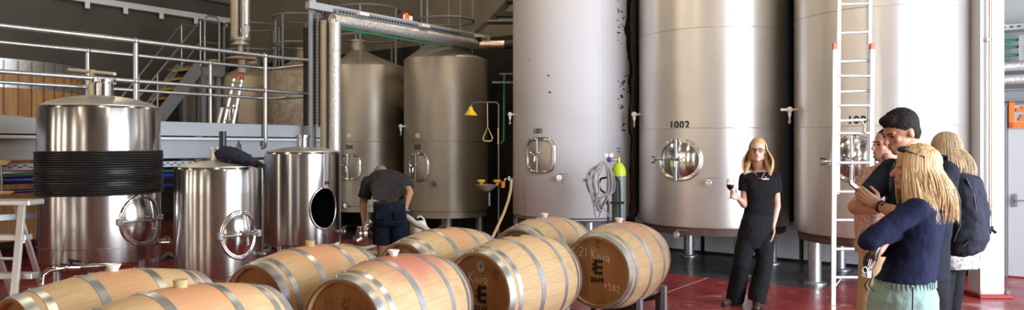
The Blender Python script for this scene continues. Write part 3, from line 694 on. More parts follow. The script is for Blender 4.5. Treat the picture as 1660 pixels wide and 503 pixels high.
# --- the row of grey tanks behind
def row_tank(b, label, number, m, full=True, R=.75, dx=0):
    c = AB(9.9, b, 0)+Vector((dx, 0, 0)); t = thing('wine_tank', c, label, 'tank', None)
    zt = 3.17; off = Vector((-.20, .03, 0)) if full else Vector((0, 0, 0))
    # coned top, its neck a little off centre
    mb = MB(); n = 80; vs = []; rows = [(R*.9, .49, 0), (R, .52, 0), (R, 1.4, 0), (R, 2.4, 0), (R, zt-.02, 0), (R*.985, zt, 0), (R*.55, zt+.17, .5), (.14, zt+.33, 1)]
    rows = [(0.001, .47, 0)]+rows
    for r, z_, k in rows:
        for i in range(n): vs.append(c+off*k+Vector((r*math.cos(2*PI*i/n), r*math.sin(2*PI*i/n), z_)))
    fs = [(j*n+i, j*n+(i+1) % n, (j+1)*n+(i+1) % n, (j+1)*n+i) for j in range(len(rows)-1) for i in range(n)]; fs.append(tuple((len(rows)-1)*n+i for i in range(n)))
    mb.add(vs, fs).build('hull', m, t)
    MB().lathe([(.14, zt+.30), (.14, zt+.50), (.17, zt+.50), (.17, zt+.54), (0, zt+.56)], c+off, n=28).build('neck', m, t)
    MB().torus((c.x, c.y, 1.72), R+.001, .006, None, 80, 8).build('weld_seam', m, t)
    MB().lathe([(R*.93, .40), (R*.97, .40), (R*.97, .53), (R*.93, .53)], c, n=64, closed=True).build('skirt_ring', m, t)
    k = .42; legs(t, c, R, .45, [(c.x+(U*su+V*sv).x*k, c.y+(U*su+V*sv).y*k) for su in (-1, 1) for sv in (-1, 1)], .065, 'steel_dull')
    return t, c
T505, c505 = row_tank(-8.9, 'dull grey steel tank marked 505 behind the bending man', '505', 'steel_dull')
T504, c504 = row_tank(-10.95, 'dull grey steel tank marked 504, partly behind the foil-wrapped riser pipe', '504', 'steel_dull')
T503, c503 = row_tank(-12.95, 'patchy rust-stained beige tank behind the end of the walkway railing', '', 'steel_rust', False)
T502, c502 = row_tank(-14.75, 'plain beige tank behind the walkway, beside the patchy rust-stained one', '', 'steel_bg', False)
T501, c501 = row_tank(-16.35, 'farthest beige tank, standing in the corner beside the metal stairs', '', 'steel_bg', False)
for t, c, px, num in ((T505, c505, 677, '505'), (T504, c504, 566, '504')):
    R = .75
    ph, z = on_cyl(c, R, px, 239); cyl_text(num, .115, c, R, ph, z, 'tank_number', t, sx=.85, bold=.003)
    ph, z = on_cyl(c, R, px+.5, 271); hatch(t, c, R, ph, z, .43, .46, 3.4, 'v', 'steel_dull', rr=.013)
    ph, z = on_cyl(c, R, px, 220); mb = MB(); tg = Vector((-math.sin(ph), math.cos(ph), 0)); nn = Vector((math.cos(ph), math.sin(ph), 0))
    mb.box(cw(c, R, ph, 0, z, .004), (.085, .01, .07), (tg, nn, Z)); mb.build('paper_tag', 'white', t, smooth=False)
    ph, z = on_cyl(c, R, px+28, 298); valve(t, c, R, ph, z, .9, 'left')
ph, z = on_cyl(c505, .75, 658, 205); sensor(T505, c505, .75, ph, z, .85)
ph, z = on_cyl(c504, .70, 565, 333); valve(T504, c504, .70, ph, z, .9, 'left')
ph, z = on_cyl(c505, .70, 668, 341); valve(T505, c505, .70, ph, z, .9, 'left')
# --- the three small tanks in front
cA = Vector((-3.89, 7.0, 0)); RA = .515
TA = thing('small_tank', cA, 'brushed steel tank wound with black hose, tallest of the small tanks', 'tank')
MB().lathe(rnd(None, RA, .56, 1.975, [(RA*.97, 1.985), (RA*.85, 2.02), (RA*.6, 2.06), (RA*.3, 2.085), (0, 2.09)], .02), cA, n=112).build('hull', 'steel', TA)
lid(TA, cA, [(RA*.97, 1.985), (RA*.85, 2.02), (RA*.6, 2.06), (RA*.3, 2.085), (0, 2.09)])
neck(TA, cA+Vector((.03, 0, 0)), 2.06, 2.245, .082, 'steel')
for kk in range(4):
    pass
mb = MB()
for kk in range(12):
    a = kk*PI/6; mb.cone(cA+Vector((.03+.096*math.cos(a), .096*math.sin(a), 2.205)), cA+Vector((.03+.096*math.cos(a), .096*math.sin(a), 2.255)), .009, .009, 8)
mb.build('neck_bolts', 'galv', TA)
legs(TA, cA, RA, .56, [(cA.x+.36*math.cos(a), cA.y+.36*math.sin(a)) for a in (.7, 2.3, 3.9, 5.4)], .035)
ph, z = on_cyl(cA, RA, 231, 357); hatch(TA, cA, RA, ph, z, .42, .46, 2.0, 'h', rr=.012)
ph, z = on_cyl(cA, RA, 258, 393); valve(TA, cA, RA, ph, z, .85, 'left')
MB().torus((cA.x, cA.y, .70), RA+.001, .004, None, 112, 8).build('weld_seam', 'steel', TA)
# outlet pipe along the front of the hose tank, with butterfly valve
o = P(150, 432, 6.25)
t = thing('outlet_pipe', o, 'polished outlet pipe with a black lever valve in front of the hose-wound tank', 'pipe')
mb = MB(); pts = [P(68, 462, 5.9), P(70, 446, 5.92), P(80, 438, 5.95), P(100, 435, 6.0), P(140, 433, 6.15), P(176, 431, 6.38)]
mb.tube(pts, .022, 14); mb.build('pipe_run', 'chrome', t)
mb = MB()
for px in (103, 110, 122, 131, 147, 151): 
    q = P(px, 434.5, 6.0+(px-100)/76*.36); d = (pts[-1]-pts[-3]).normalized(); mb.cone(q-d*.01, q+d*.01, .038, .038, 18)
mb.cone(P(112, 434, 6.05), P(128, 434, 6.1), .033, .033, 16)
mb.build('clamp_collar', 'chrome', t)
mb = MB(); q = P(116, 425, 6.05); mb.cone(P(116, 434, 6.05), q, .01, .01, 8); mb.tube([q, P(113, 421, 6.05), P(122, 424, 6.05), P(131, 424, 6.05)], .014, 8, rf=lambda k: 1.3-.6*k); mb.build('lever', 'black', t)
# black hose wound round it
mb = MB(); N = 19; z0, z1 = 1.170, 1.572; seg = 72; pts = []
for i in range(N*seg+1):
    a = 2*PI*i/seg+PI/2; r_ = RA+.0125+.0015*math.sin(i*.11); pts.append((cA.x+r_*math.cos(a), cA.y+r_*math.sin(a), z0+(z1-z0)*i/(N*seg)))
mb.tube(pts, .0108, 8)
tag(mb.build('hose_coil', 'rubber'), 'black hose wound in many turns round the tallest small tank', 'hose')
cB = Vector((-2.73, 6.9, 0)); RB = .388
TB = thing('small_tank', cB, 'steel tank with a navy cloth lying on its lid, middle one of the small tanks', 'tank')
MB().lathe(rnd(None, RB, .45, 1.42, [(RB*.96, 1.43), (RB*.8, 1.445), (RB*.5, 1.465), (.05, 1.485), (0, 1.485)], .018), cB, n=112).build('hull', 'steel', TB)
lid(TB, cB, [(RB*.96, 1.43), (RB*.8, 1.445), (RB*.5, 1.465), (.05, 1.485), (0, 1.485)])
neck(TB, cB+Vector((-.03, 0, 0)), 1.47, 1.605, .047, 'steel_sat')
legs(TB, cB, RB, .45, [(cB.x+.27*math.cos(a), cB.y+.27*math.sin(a)) for a in (.7, 2.3, 3.9, 5.4)], .03)
ph, z = on_cyl(cB, RB, 389.5, 381); hatch(TB, cB, RB, ph, z, .335, .42, 2.0, 'h', rr=.010)
ph, z = on_cyl(cB, RB, 420, 412); valve(TB, cB, RB, ph, z, .6, 'right')
# black pipe and navy cloth on top
q = P(361, 262, 6.88); t = tag(MB().lathe([(0, 1.49), (.032, 1.49), (.032, CAMZ+27*6.88/F), (.026, CAMZ+27*6.88/F), (.026, 1.52), (0, 1.52)], (q.x, q.y, 0), n=20).build('upright_pipe', 'black'), 'short black plastic pipe standing on the lid of the cloth-topped tank', 'pipe')
# --- open tank with dark manway
cC = Vector((-2.545, 9.0, 0)); RC = .445
TC = thing('small_tank', cC, 'steel tank with an open dark oval manway, standing beneath the walkway end', 'tank')
prof = rnd(None, RC, .46, 1.545, [(RC*.96, 1.555), (RC*.8, 1.575), (RC*.5, 1.60), (0, 1.615)], .018)
inner = [(0, 1.59), (RC*.5, 1.575), (RC*.8, 1.55), (RC-.02, 1.52), (RC-.02, .5), (RC*.5, .47), (0, .46)]
hull = MB().lathe(prof, cC, n=96).build('hull', 'steel', TC)
ph, z = on_cyl(cC, RC, 526, 338)
n_ = Vector((math.cos(ph), math.sin(ph), 0)); tg = Vector((-math.sin(ph), math.cos(ph), 0)); o = cw(cC, RC, ph, 0, z)
HW, HH = .175, .235
vs = [o+tg*(HW*math.cos(2*PI*i/40))+Z*(HH*math.sin(2*PI*i/40))+n_*s for s in (-.25, .15) for i in range(40)]
cut = MB().add(vs, [(i, (i+1) % 40, 40+(i+1) % 40, 40+i) for i in range(40)]+[tuple(range(40))[::-1], tuple(range(40, 80))]).build('cut', 'steel')
bo = hull.modifiers.new('b', 'BOOLEAN'); bo.object = cut; bo.operation = 'DIFFERENCE'; bo.solver = 'EXACT'
bpy.context.view_layer.update(); hull.data.materials[0] = M['steel']; me = bpy.data.meshes.new_from_object(hull.evaluated_get(bpy.context.evaluated_depsgraph_get())); hull.modifiers.clear(); hull.data = me
bm = bmesh.new(); bm.from_mesh(me)
gone = [f for f in bm.faces if .5 < f.calc_center_median().z < 1.52 and f.calc_center_median().xy.length < RC*.97]   # the cutter's own walls: the shell stays open
bmesh.ops.delete(bm, geom=gone, context='FACES')
for f in bm.faces: f.smooth = True
for e in bm.edges: e.smooth = not (len(e.link_faces) == 2 and e.calc_face_angle(0) > .35)
bm.to_mesh(me); bm.free()
bpy.data.objects.remove(cut)
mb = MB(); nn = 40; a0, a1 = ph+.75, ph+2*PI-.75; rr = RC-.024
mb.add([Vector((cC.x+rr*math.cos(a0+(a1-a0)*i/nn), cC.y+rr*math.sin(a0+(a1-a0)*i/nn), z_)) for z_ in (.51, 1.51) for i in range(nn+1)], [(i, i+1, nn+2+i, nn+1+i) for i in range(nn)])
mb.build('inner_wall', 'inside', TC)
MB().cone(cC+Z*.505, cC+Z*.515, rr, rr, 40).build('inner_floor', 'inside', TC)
mb = MB(); pts = [cw(cC, RC, ph, HW*1.03*math.cos(2*PI*i/48), z+HH*1.03*math.sin(2*PI*i/48), .006) for i in range(48)]; mb.tube(pts, .013, 10, closed=True); mb.build('manway_rim', 'chrome', TC)
lid(TC, cC, [(RC*.96, 1.555), (RC*.8, 1.575), (RC*.5, 1.60), (0, 1.615)])
neck(TC, cC+Vector((0, 0, 0)), 1.60, 1.755, .072, 'steel')
legs(TC, cC, RC, .46, [(cC.x+.3*math.cos(a), cC.y+.3*math.sin(a)) for a in (.7, 2.3, 3.9, 5.4)], .032)
ph, z = on_cyl(cC, RC, 530, 297); cyl_text('201', .055, cC, RC, ph, z, 'tank_number', TC, bold=.001)
ph, z = on_cyl(cC, RC, 547, 376); valve(TC, cC, RC, ph, z, .9, 'right')
# ------------------------------------------------------------------ barrels
GL = {'2': [[(0, .8), (.15, 1), (.45, 1), (.55, .75), (.3, .4), (0, 0), (.6, .02)]], '1': [[(.15, 1), (.12, 0)]],
      'K': [[(.05, 1), (.08, 0)], [(.6, 1), (.1, .45), (.65, 0)]], 'i': [[(.1, .55), (.1, 0)], [(.1, .78), (.12, .82)]],
      'w': [[(0, .5), (.12, 0), (.3, .4), (.45, 0), (.6, .5)]], 'a': [[(.5, .5), (.2, .52), (.0, .25), (.2, 0), (.45, .2), (.5, .5), (.52, .05), (.6, -.2)]],
      'S': [[(.5, .95), (.2, 1), (.1, .7), (.45, .45), (.4, .05), (0, .05)]], 'O': [[(.3, 1), (.02, .6), (.2, .02), (.5, .3), (.45, .85), (.3, 1)]],
      '+': [[(.3, .8), (.3, .2)], [(0, .5), (.6, .5)]], '/': [[(.5, 1), (.1, -.1)]], 'k': [[(0, .6), (.1, 0)], [(.5, .6), (.05, .3), (.5, 0)]]}
def chalk(txt, w, slant=0): 
    out = []; x = 0
    for ch in txt:
        if ch == ' ': x += .55; continue
        g = GL[ch]; out += [[((x+px)*w, py*w*1.25+(x+px)*w*slant) for px, py in st] for st in g]; x += {'1': .4, 'i': .4}.get(ch, .85)
    return out
def ribbon(mb, pts, r, x0=-.4435):
    vs = []; fs = []
    for i, (y, z) in enumerate(pts):
        a = pts[max(i-1, 0)]; b = pts[min(i+1, len(pts)-1)]; d = Vector((b[0]-a[0], b[1]-a[1])); d = d.normalized() if d.length > 0 else Vector((1, 0)); n = Vector((-d.y, d.x))*r
        vs += [(x0, -(y+n.x), z+n.y), (x0, -(y-n.x), z-n.y)]
    for i in range(len(pts)-1): fs.append((2*i, 2*i+1, 2*i+3, 2*i+2))
    mb.add(vs, fs)
def lbuild(mb, name, m, parent, smooth=True, angle=.7):
    W = world_of(parent); mb.v = [W @ v for v in mb.v]; return mb.build(name, m, parent, smooth, angle)
XA = (Vector((0, 1, 0)), Vector((0, 0, 1)), Vector((1, 0, 0)))
HL, RB_, RH = .475, .35, .283
def rr_(x): return RB_-(RB_-RH)*(abs(x)/HL)**1.9
MARK = {}
def barrel(a, b, bearing, zc, label, stain, bung, roll=0, chalks=(), number=None, hexa=False, monogram=(.0, .12), emblem=(0, -.01), tilt=0, xy=None):
    loc = AB(a, b, zc) if xy is None else Vector((xy[0], xy[1], zc))
    t = thing('wine_barrel', loc, label, 'barrel', 'oak barrels on the racks')
    t.rotation_euler = (0, 0, PI/2-math.radians(bearing))
    n = 40; prof = [(RH-.020, -HL+.036), (RH-.022, -HL+.004), (RH-.018, -HL)]+[(rr_(-HL+2*HL*i/n), -HL+2*HL*i/n) for i in range(n+1)]+[(RH-.018, HL), (RH-.022, HL-.004), (RH-.020, HL-.036)]
    mm = oak('oak_staves', stain=stain)
    bd = lbuild(MB().lathe(prof, ax=XA, n=104), 'staves', mm, t)
    lbuild(MB().lathe([(0, -HL+.034), (RH-.019, -HL+.034), (RH-.019, -HL+.05), (0, -HL+.05)], ax=XA, n=72), 'barrel_head', 'oakhead', t)
    lbuild(MB().lathe([(RH-.0185, -HL+.034), (RH-.0185, -HL+.003), (RH-.0195, -HL-.0012), (RH-.004, -HL-.0012), (RH-.004, -HL+.002)], ax=XA, n=72), 'chime', 'toast', t)
    lbuild(MB().lathe([(0, HL-.05), (RH-.019, HL-.05), (RH-.019, HL-.034), (0, HL-.034)], ax=XA, n=72), 'barrel_head', 'oakhead', t)
    for s in (-1, 1):
        for (x0, x1) in ((.475, .425), (.395, .358), (.175, .130)):
            x0 *= s; x1 *= s
            hp = lbuild(MB().lathe([(rr_(x0)+.0002, x0), (rr_(x0)+.0028, x0), (rr_(x1)+.0028, x1), (rr_(x1)+.0002, x1)], ax=XA, n=104, closed=True), 'hoop', 'hoop', t)
            xm = (x0+x1)/2; rv = MB(); a0 = .05+.4*((x0*37) % 1)
            for q in (-.013, .013):
                th = a0+q; r_ = rr_(xm)+.003; rv.ball((xm, math.sin(th)*r_, math.cos(th)*r_), .0055, 8, 6)
            th = a0+.05; lap = [(xx, math.sin(th+.02*math.cos(k))*(rr_(xx)+.0042), math.cos(th+.02*math.cos(k))*(rr_(xx)+.0042)) for k, xx in ((0, x0), (1.5, xm), (3, x1))]
            rv.tube(lap, .002, 6); lbuild(rv, 'rivets', 'galv', hp)
    zt = RB_
    if bung == 'white': lbuild(MB().lathe([(.022, zt-.01), (.024, zt+.008), (.036, zt+.03), (.036, zt+.036), (.027, zt+.036), (.022, zt+.028), (0, zt+.028)], n=24), 'bung', 'white', t)
    elif bung == 'cream': lbuild(MB().lathe([(.03, zt-.01), (.032, zt+.03), (.034, zt+.034), (0, zt+.034)], n=24), 'bung', 'cream', t)
    elif bung == 'black': lbuild(MB().lathe([(.034, zt-.006), (.036, zt+.006), (.028, zt+.016), (.012, zt+.016), (.012, zt+.022), (0, zt+.022)], n=24), 'bung', 'black', t)
    if chalks:
        for txt, w_, ox, oz, sl in chalks:
            mb = MB()
            for st in chalk(txt, w_, sl): ribbon(mb, [(ox+x, oz+z) for x, z in st], .0026)
            lbuild(mb, 'chalk_writing', 'chalk', t, False)
    if number:
        mb = MB(); ex, ez = emblem; s = .058                   # block emblem: an E with a heavy bar down its left side
        def bx(x0, x1, z0, z1): mb.box((-.4440, -(ex+(x0+x1)/2*s), ez+(z0+z1)/2*s), (.001, abs(x1-x0)*s, abs(z1-z0)*s))
        for z_ in (-.85, -.05, .75): bx(-.35, .8, z_-.16, z_+.22)
        bx(-.42, -.02, -.95, 1); bx(-.75, -.4, -.5, -.1); bx(-.75, -.4, .2, .45); bx(.66, .8, .6, 1.05); bx(.66, .8, -.2, .25); bx(.66, .8, -1.05, -.6)
        lbuild(mb, 'block_emblem', 'ink', t, False)
        vs, fs = text_tris(number, .052, 1.12, .0022); lbuild(MB().add([Vector((-.4440, -(ex+v.x), ez-.105+v.y)) for v in vs], fs), 'barrel_number', 'ink', t, False)
        vs, fs = text_tris('~~~~', .03, .9, 0); 
    mb = MB(); mx, mz = monogram                               # small burnt monogram
    for st in ([(-.028, .0), (-.018, -.012), (-.008, 0), (-.006, .03), (-.02, .028)], [(.0, .028), (.004, 0), (.014, .026), (.02, 0), (.032, .03)], [(-.02, -.02), (.025, -.02)], [(-.012, -.03), (.018, -.03)]):
        ribbon(mb, [(mx+x, mz+z) for x, z in st], .0022)
    lbuild(mb, 'burnt_monogram', mat('burnt_mark', (.10, .05, .02), .7), t, False)
    if hexa:
        vs = [Vector((-.4432, -(hexa[0]+.042*math.sin(k*PI/3)), hexa[1]+.048*math.cos(k*PI/3))) for k in range(6)]; o2 = [v-Vector((.002, 0, 0)) for v in vs]
        hx = lbuild(MB().add(o2+vs, [tuple(range(6)), tuple(range(6, 12))]+[(i, (i+1) % 6, 6+(i+1) % 6, 6+i) for i in range(6)]), 'hexagon_plate', 'hexplate', t, False)
        mb = MB(); ribbon(mb, [(hexa[0], hexa[1]+.011), (hexa[0], hexa[1]-.012)], .004, -.4458); lbuild(mb, 'plate_mark', 'ink', hx, False)
    return t
PINK = (.55, .17, .13); PEACH = (.70, .33, .17)
BAR = {}
ZC = .60
BAR['A1'] = barrel(0, 0, 34, ZC, 'oak barrel with a cream bung and chalk marks on top, nearest the camera', (.02, .30, PEACH, .8), 'cream', xy=(-1.55, 3.46))
BAR['A2'] = barrel(0, 0, 28, ZC-.01, 'oak barrel with a large pink wine stain round its white bung, chalked 21 Kiwa', (.04, .42, PINK, .85), 'white', chalks=[('21 Kiwa', .062, -.17, .0, 0)], monogram=(.0, .14), xy=(-.725, 4.53))
BAR['A3'] = barrel(0, 0, 35.5, ZC, 'oak barrel stamped 2115 with a grey hexagon plate on its head', (.0, .16, PEACH, .3), 'black', chalks=[('21 Kiwa', .060, -.20, .068, 0)], number='2115', hexa=(.015, .185), monogram=(.14, .14), emblem=(.015, -.005), xy=(.032, 5.46))
BAR['A4'] = barrel(0, 0, 31, ZC+.025, 'oak barrel stamped 2049 with chalked sulphur note on its head', (.0, .30, PINK, .5), 'white', chalks=[('21 Kiwa', .058, -.155, .115, -.12), ('+SO2', .042, .06, -.13, -.2), ('/2', .05, -.21, -.04, 0)], number='2049', monogram=(.0, .218), emblem=(0, .035), xy=(.90, 6.22))
BAR['B1'] = barrel(0, 0, 35, ZC, 'plain oak barrel with a white bung in front of the hose-wound tank', (.0, .2, PEACH, .6), 'white', xy=(-2.105, 3.91))
BAR['B2'] = barrel(0, 0, 31, ZC-.02, 'oak barrel with a cream bung and peach stain in front of the open-manway tank', (-.02, .34, PEACH, .8), 'cream', monogram=(0, .13), xy=(-1.38, 5.06))
BAR['B3'] = barrel(0, 0, 34, ZC, 'oak barrel with black bung and hexagon plate, just behind the pink-stained one', (.0, .26, PEACH, .7), 'black', hexa=(.015, .185), xy=(-.565, 6.0))
BAR['B4'] = barrel(0, 0, 34, ZC, 'oak barrel with a white bung standing between tank 1001 and the barrel stamped 2115', (.0, .2, PINK, .35), 'white', xy=(.305, 6.95))
# chalk strokes on top of the front barrel and a tick on the one behind it
def top_chalk(t, strokes):
    mb = MB()
    for st in strokes:
        pts = [Vector((x, math.sin(a)*(rr_(x)+.0022), math.cos(a)*(rr_(x)+.0022))) for x, a in st]; mb.tube(pts, .0028, 5, flat=.4)
    lbuild(mb, 'chalk_marks', 'chalk', t)
top_chalk(BAR['A1'], [[(-.10, .55), (-.04, .25)], [(.0, .4), (.03, .3), (.01, .45)], [(.05, .45), (.07, .3), (.1, .3), (.1, .42), (.06, .42)], [(.05, .05), (.16, .2)]])
top_chalk(BAR['B1'], [[(-.09, .55), (-.04, .15)], [(.03, .2), (.14, .3)]])
# --- racks: each carries one barrel of either row
def rack(ba, bb, label):
    m = (BAR[ba].location+BAR[bb].location)/2; m = Vector((m.x, m.y, 0)); br = (BAR[ba].rotation_euler.z+BAR[bb].rotation_euler.z)/2
    t = thing('barrel_rack', m, label, 'rack', 'steel racks under the barrels', rz=br)
    pa = world_of(t).inverted() @ BAR[ba].location; pb = world_of(t).inverted() @ BAR[bb].location
    y0, y1 = min(pa.y, pb.y)-.235, max(pa.y, pb.y)+.235
    for xs in (-.27, .27):
        for y in (y0, y1): lbuild(MB().box((xs, y, .20), (.045, .045, .40), None, .003), 'post', 'rack', t, False)
        mb = MB(); mb.box((xs, (y0+y1)/2, .06), (.04, y1-y0, .05), None, .003)
        for p in (pa, pb):
            r_ = rr_(.27)+.016; arcp = [(xs, p.y+r_*math.sin(q), ZC-r_*math.cos(q)) for q in [(-.75+1.5*i/14) for i in range(15)]]
            mb.tube(arcp, .020, 8)
            for q in (-.55, .55): mb.box((xs, p.y+math.sin(q)*r_, (ZC-r_*math.cos(q))/2+.04), (.035, .035, ZC-r_*math.cos(q)-.08), None, .002)
        lbuild(mb, 'cradle', 'darksteel', t, False)
    for y in (y0, (y0+y1)/2, y1): lbuild(MB().box((0, y, .06), (.54, .04, .05), None, .003), 'side_rail', 'rack', t, False)
rack('A1', 'B1', 'steel rack under the two barrels nearest the camera')
rack('A2', 'B2', 'steel rack under the pink-stained barrel and its neighbour')
rack('A3', 'B3', 'steel rack under the barrel stamped 2115 and its neighbour')
rack('A4', 'B4', 'steel rack under the barrel with the chalked sulphur note and its neighbour')
# --- navy cloth on the middle small tank
t = thing('cloth_cover', P(385, 262, 6.8), 'crumpled navy fabric bag draped over the lid of the middle small tank', 'cloth')
mb = MB(); pts = [P(352, 252, 6.83), P(361, 249, 6.8), P(375, 251, 6.78), P(392, 256, 6.75), P(408, 263, 6.72), P(421, 267, 6.7), P(431, 272, 6.66)]
rs = [.045, .085, .098, .085, .052, .03, .012]
mb.tube(pts, 1, 18, rf=lambda k: rs[min(6, int(round(k*6)))], flat=.75); cl = mb.build('bag', 'navyfab', t)
sm = cl.modifiers.new('s', 'SUBSURF'); sm.levels = 2; sm.render_levels = 2
tx = bpy.data.textures.new('cl', 'CLOUDS'); tx.noise_scale = .045; dm = cl.modifiers.new('d', 'DISPLACE'); dm.texture = tx; dm.strength = .055; dm.mid_level = .5
MB().tube([P(366, 240, 6.74), P(374, 248, 6.70), P(372, 262, 6.70), P(362, 268, 6.74)], .009, 8).build('strap', 'black', t); MB().tube([P(405, 262, 6.66), P(420, 264, 6.6), P(429, 269, 6.6)], .01, 8).build('strap', 'black', t)
q = P(387, 236, 7.15); t = thing('plastic_bottle', q-Z*.06, 'small clear bottle with a blue cap standing behind the navy cloth', 'bottle')
MB().lathe([(0, -.10), (.022, -.10), (.024, -.09), (.024, .0), (.009, .03), (.009, .04), (0, .04)], q, n=20).build('body', 'glass', t); MB().lathe([(.011, .03), (.011, .05), (0, .05)], q, n=14).build('cap', 'blue', t)
# --- step ladder on the left
t = thing('step_ladder', P(10, 560, 6.0)*1, 'white aluminium step ladder at the left edge', 'ladder')
t.location.z = 0
Y0 = 6.0
def lp(px, py, dy=0): return P(px, py, Y0+dy)
top = P(20, 328, Y0)
mb = MB(); mb.box(top, (.40, .20, .045), None, .008); mb.build('top_cap', 'alu', t, smooth=False)
for (px0, px1, yy, nm) in ((36, 68, -.10, 'front_rail'), (-42, -88, -.10, 'front_rail')):
    a = P(px0, 333, Y0+yy); b = Vector((P(px1, 480, Y0+yy-.22).x*1.02, Y0+yy-.5, 0)); d = (b-a).normalized(); s = Vector((d.z, 0, -d.x)).normalized()
    mb = MB(); mb.box((a+b)/2, (.055, .026, (b-a).length), (s, d.cross(s), d), .003); mb.build(nm, 'alu', t, smooth=False)
for (px0, px1) in ((26, 22), (-30, -40)):
    a = P(px0, 333, Y0+.08); b = Vector((a.x-.02, Y0+.62, 0)); d = (b-a).normalized(); s = Vector((1, 0, 0)); s = (s-d*s.dot(d)).normalized()
    mb = MB(); mb.box((a+b)/2, (.045, .024, (b-a).length), (s, d.cross(s), d), .003); mb.build('rear_rail', 'alu', t, smooth=False)
for k, (py, xr) in enumerate(((385, 47), (447, 57), (510, 68))):
    c = P((xr-66)/2-5, py, Y0-.16-.09*k); wd = (xr+72+k*12)*Y0/F
    mb = MB(); mb.box((P(xr, py, Y0-.16-.09*k)-Vector((wd/2, 0, 0))), (wd, .09, .045), None, .004); mb.build('tread', 'alu', t, smooth=False)
mb = MB(); mb.tube([P(-36, 420, Y0+.3), P(24, 420, Y0+.3)], .014, 8); mb.tube([P(38, 392, Y0-.2), P(24, 405, Y0+.25)], .011, 8); mb.build('brace', 'alu', t)
# --- extension ladder against the third tall tank
t = thing('extension_ladder', P(1380, 495, 7.53), 'tall white aluminium extension ladder leaning on the brightest tall tank', 'ladder'); t.location.z = 0
LB = Vector((P(1350, 490, 7.5).x, 7.5, 0)); RBp = Vector((P(1411, 490, 7.5).x, 7.5, 0)); 
lean = Vector((0, .055, 1)); 
def LP(px, py, off=0.0):          # point of the leaning ladder plane under the pixel
    d = Vector(((px-830)/F, 1, (HOR-py)/F)); o_ = Vector((0, 0, CAMZ)); n_ = Vector((0, 1, -.055)); tt = ((Vector((0, 7.5+off, 0))-o_).dot(n_))/d.dot(n_); return o_+d*tt
for (x0, x1, nm) in ((1350.5, 1353.5, 'rail'), (1411, 1414, 'rail')):
    a = LP(x0, 495); a.z = max(a.z, 0); a = LP(x0, 497); b = LP(x1, 80); d = (b-a).normalized(); s = Vector((1, 0, 0)); s = (s-d*s.dot(d)).normalized(); a -= d*(a.z/d.z)
    mb = MB(); mb.box((a+b)/2, (.046, .026, (b-a).length), (s, d.cross(s), d), .003); o = mb.build(nm, 'alu', t, smooth=False)
    mb = MB(); mb.box(b+d*.03, (.05, .034, .07), (s, d.cross(s), d), .006); mb.build('end_cap', 'redcap', o, smooth=False)
for (x0, x1) in ((1357.5, 1361.5), (1412.5-4, 1415-3.5)):
    a = LP(x0, 315, .05); b = LP(x1, -190, .05); d = (b-a).normalized(); s = Vector((1, 0, 0)); s = (s-d*s.dot(d)).normalized()
    mb = MB(); mb.box((a+b)/2, (.038, .026, (b-a).length), (s, d.cross(s), d), .003); mb.build('fly_rail', 'alu', t, smooth=False)
for py in (450, 404, 357, 311, 264, 216, 171, 123):
    mb = MB(); mb.tube([LP(1352, py), LP(1412, py)], .0165, 10); mb.build('rung', 'alu', t)
for py in (195, 148, 99, 52.5, 6, -40): 
    mb = MB(); mb.tube([LP(1359, py+1, .05), LP(1411, py-1, .05)], .0165, 10); mb.build('rung', 'alu', t)
a = LP(1352, 452); b = LP(1362, 468); mb = MB(); mb.tube([LP(1353, 466), LP(1364, 451)], .008, 8); mb.build('foot_brace', 'alu', t)
# rope and clips tied to a rung
mb = MB(); mb.tube([LP(1396, 196, -.03), LP(1402, 205, -.05), LP(1400, 212, -.04), LP(1404, 216, -.03)], .012, 8); tag(mb.build('green_rag', mat('pale_green_cloth', (.40, .46, .28), .8)), 'pale green rag knotted on a rung of the leaning ladder', 'rag')
# --- gas cylinder on its trolley, with the coiled hose
GY = 9.35; g = P(1003, 300, GY); gc = Vector((g.x, GY, 0))
t = thing('gas_cylinder', gc, 'grey gas cylinder with an acid yellow shoulder beside tank 1001', 'gas cylinder')
R_ = .088; zt = CAMZ-(278-HOR)/F*GY; zy = CAMZ-(281-HOR)/F*GY; zb = CAMZ-(264-HOR)/F*GY
MB().lathe([(0, .12), (R_*.9, .12), (R_, .15), (R_, zy), (R_*.99, zy+.004), (0, zy+.004)], gc, n=36).build('body', 'cylinder', t)
MB().lathe([(R_+.003, zy-.035), (R_+.003, zy+.03), (R_*.85, zy+.08), (R_*.5, zb-.01), (R_*.3, zb), (0, zb)], gc, n=36).build('shoulder', 'acid', t)
mb = MB(); mb.cone(gc+Z*zb, gc+Z*(zb+.07), .022, .018, 12); mb.cone(gc+Z*(zb+.04), gc+Z*(zb+.04)+Vector((-.09, -.02, 0)), .012, .012, 10); mb.build('valve', 'brass', t)
mb = MB(); vs, fs = text_tris('SAFETY', .03, 1, 0); ph = -PI/2
t2 = thing('gas_regulator', gc+Vector((-.13, -.02, zb)), 'purple regulator with two white dials on top of the gas cylinder', 'regulator')
q = P(988, 259, GY-.04); MB().ball(q, (.035, .035, .035), 18, 12).build('body', 'purple', t2)
for px, py in ((982.5, 252), (991, 252)):
    q = P(px, py, GY-.05); mb = MB(); mb.cone(q+Vector((0, .015, 0)), q-Vector((0, .012, 0)), .031, .031, 24); gg = mb.build('gauge', 'brass', t2); mb = MB(); mb.cone(q-Vector((0, .0125, 0)), q-Vector((0, .014, 0)), .028, .028, 24); mb.build('dial', 'white', gg)
t = thing('cylinder_trolley', gc+Vector((-.05, -.1, 0)), 'black tube hand trolley carrying the gas cylinder', 'trolley')
mb = MB(); yy = GY-.13
hp = [P(970, 300, yy), P(974, 290, yy), P(985, 287.5, yy), P(998, 287.5, yy), P(1004, 294, yy), P(1005, 310, yy), P(1005, 345, yy), P(1005, 372, yy)]
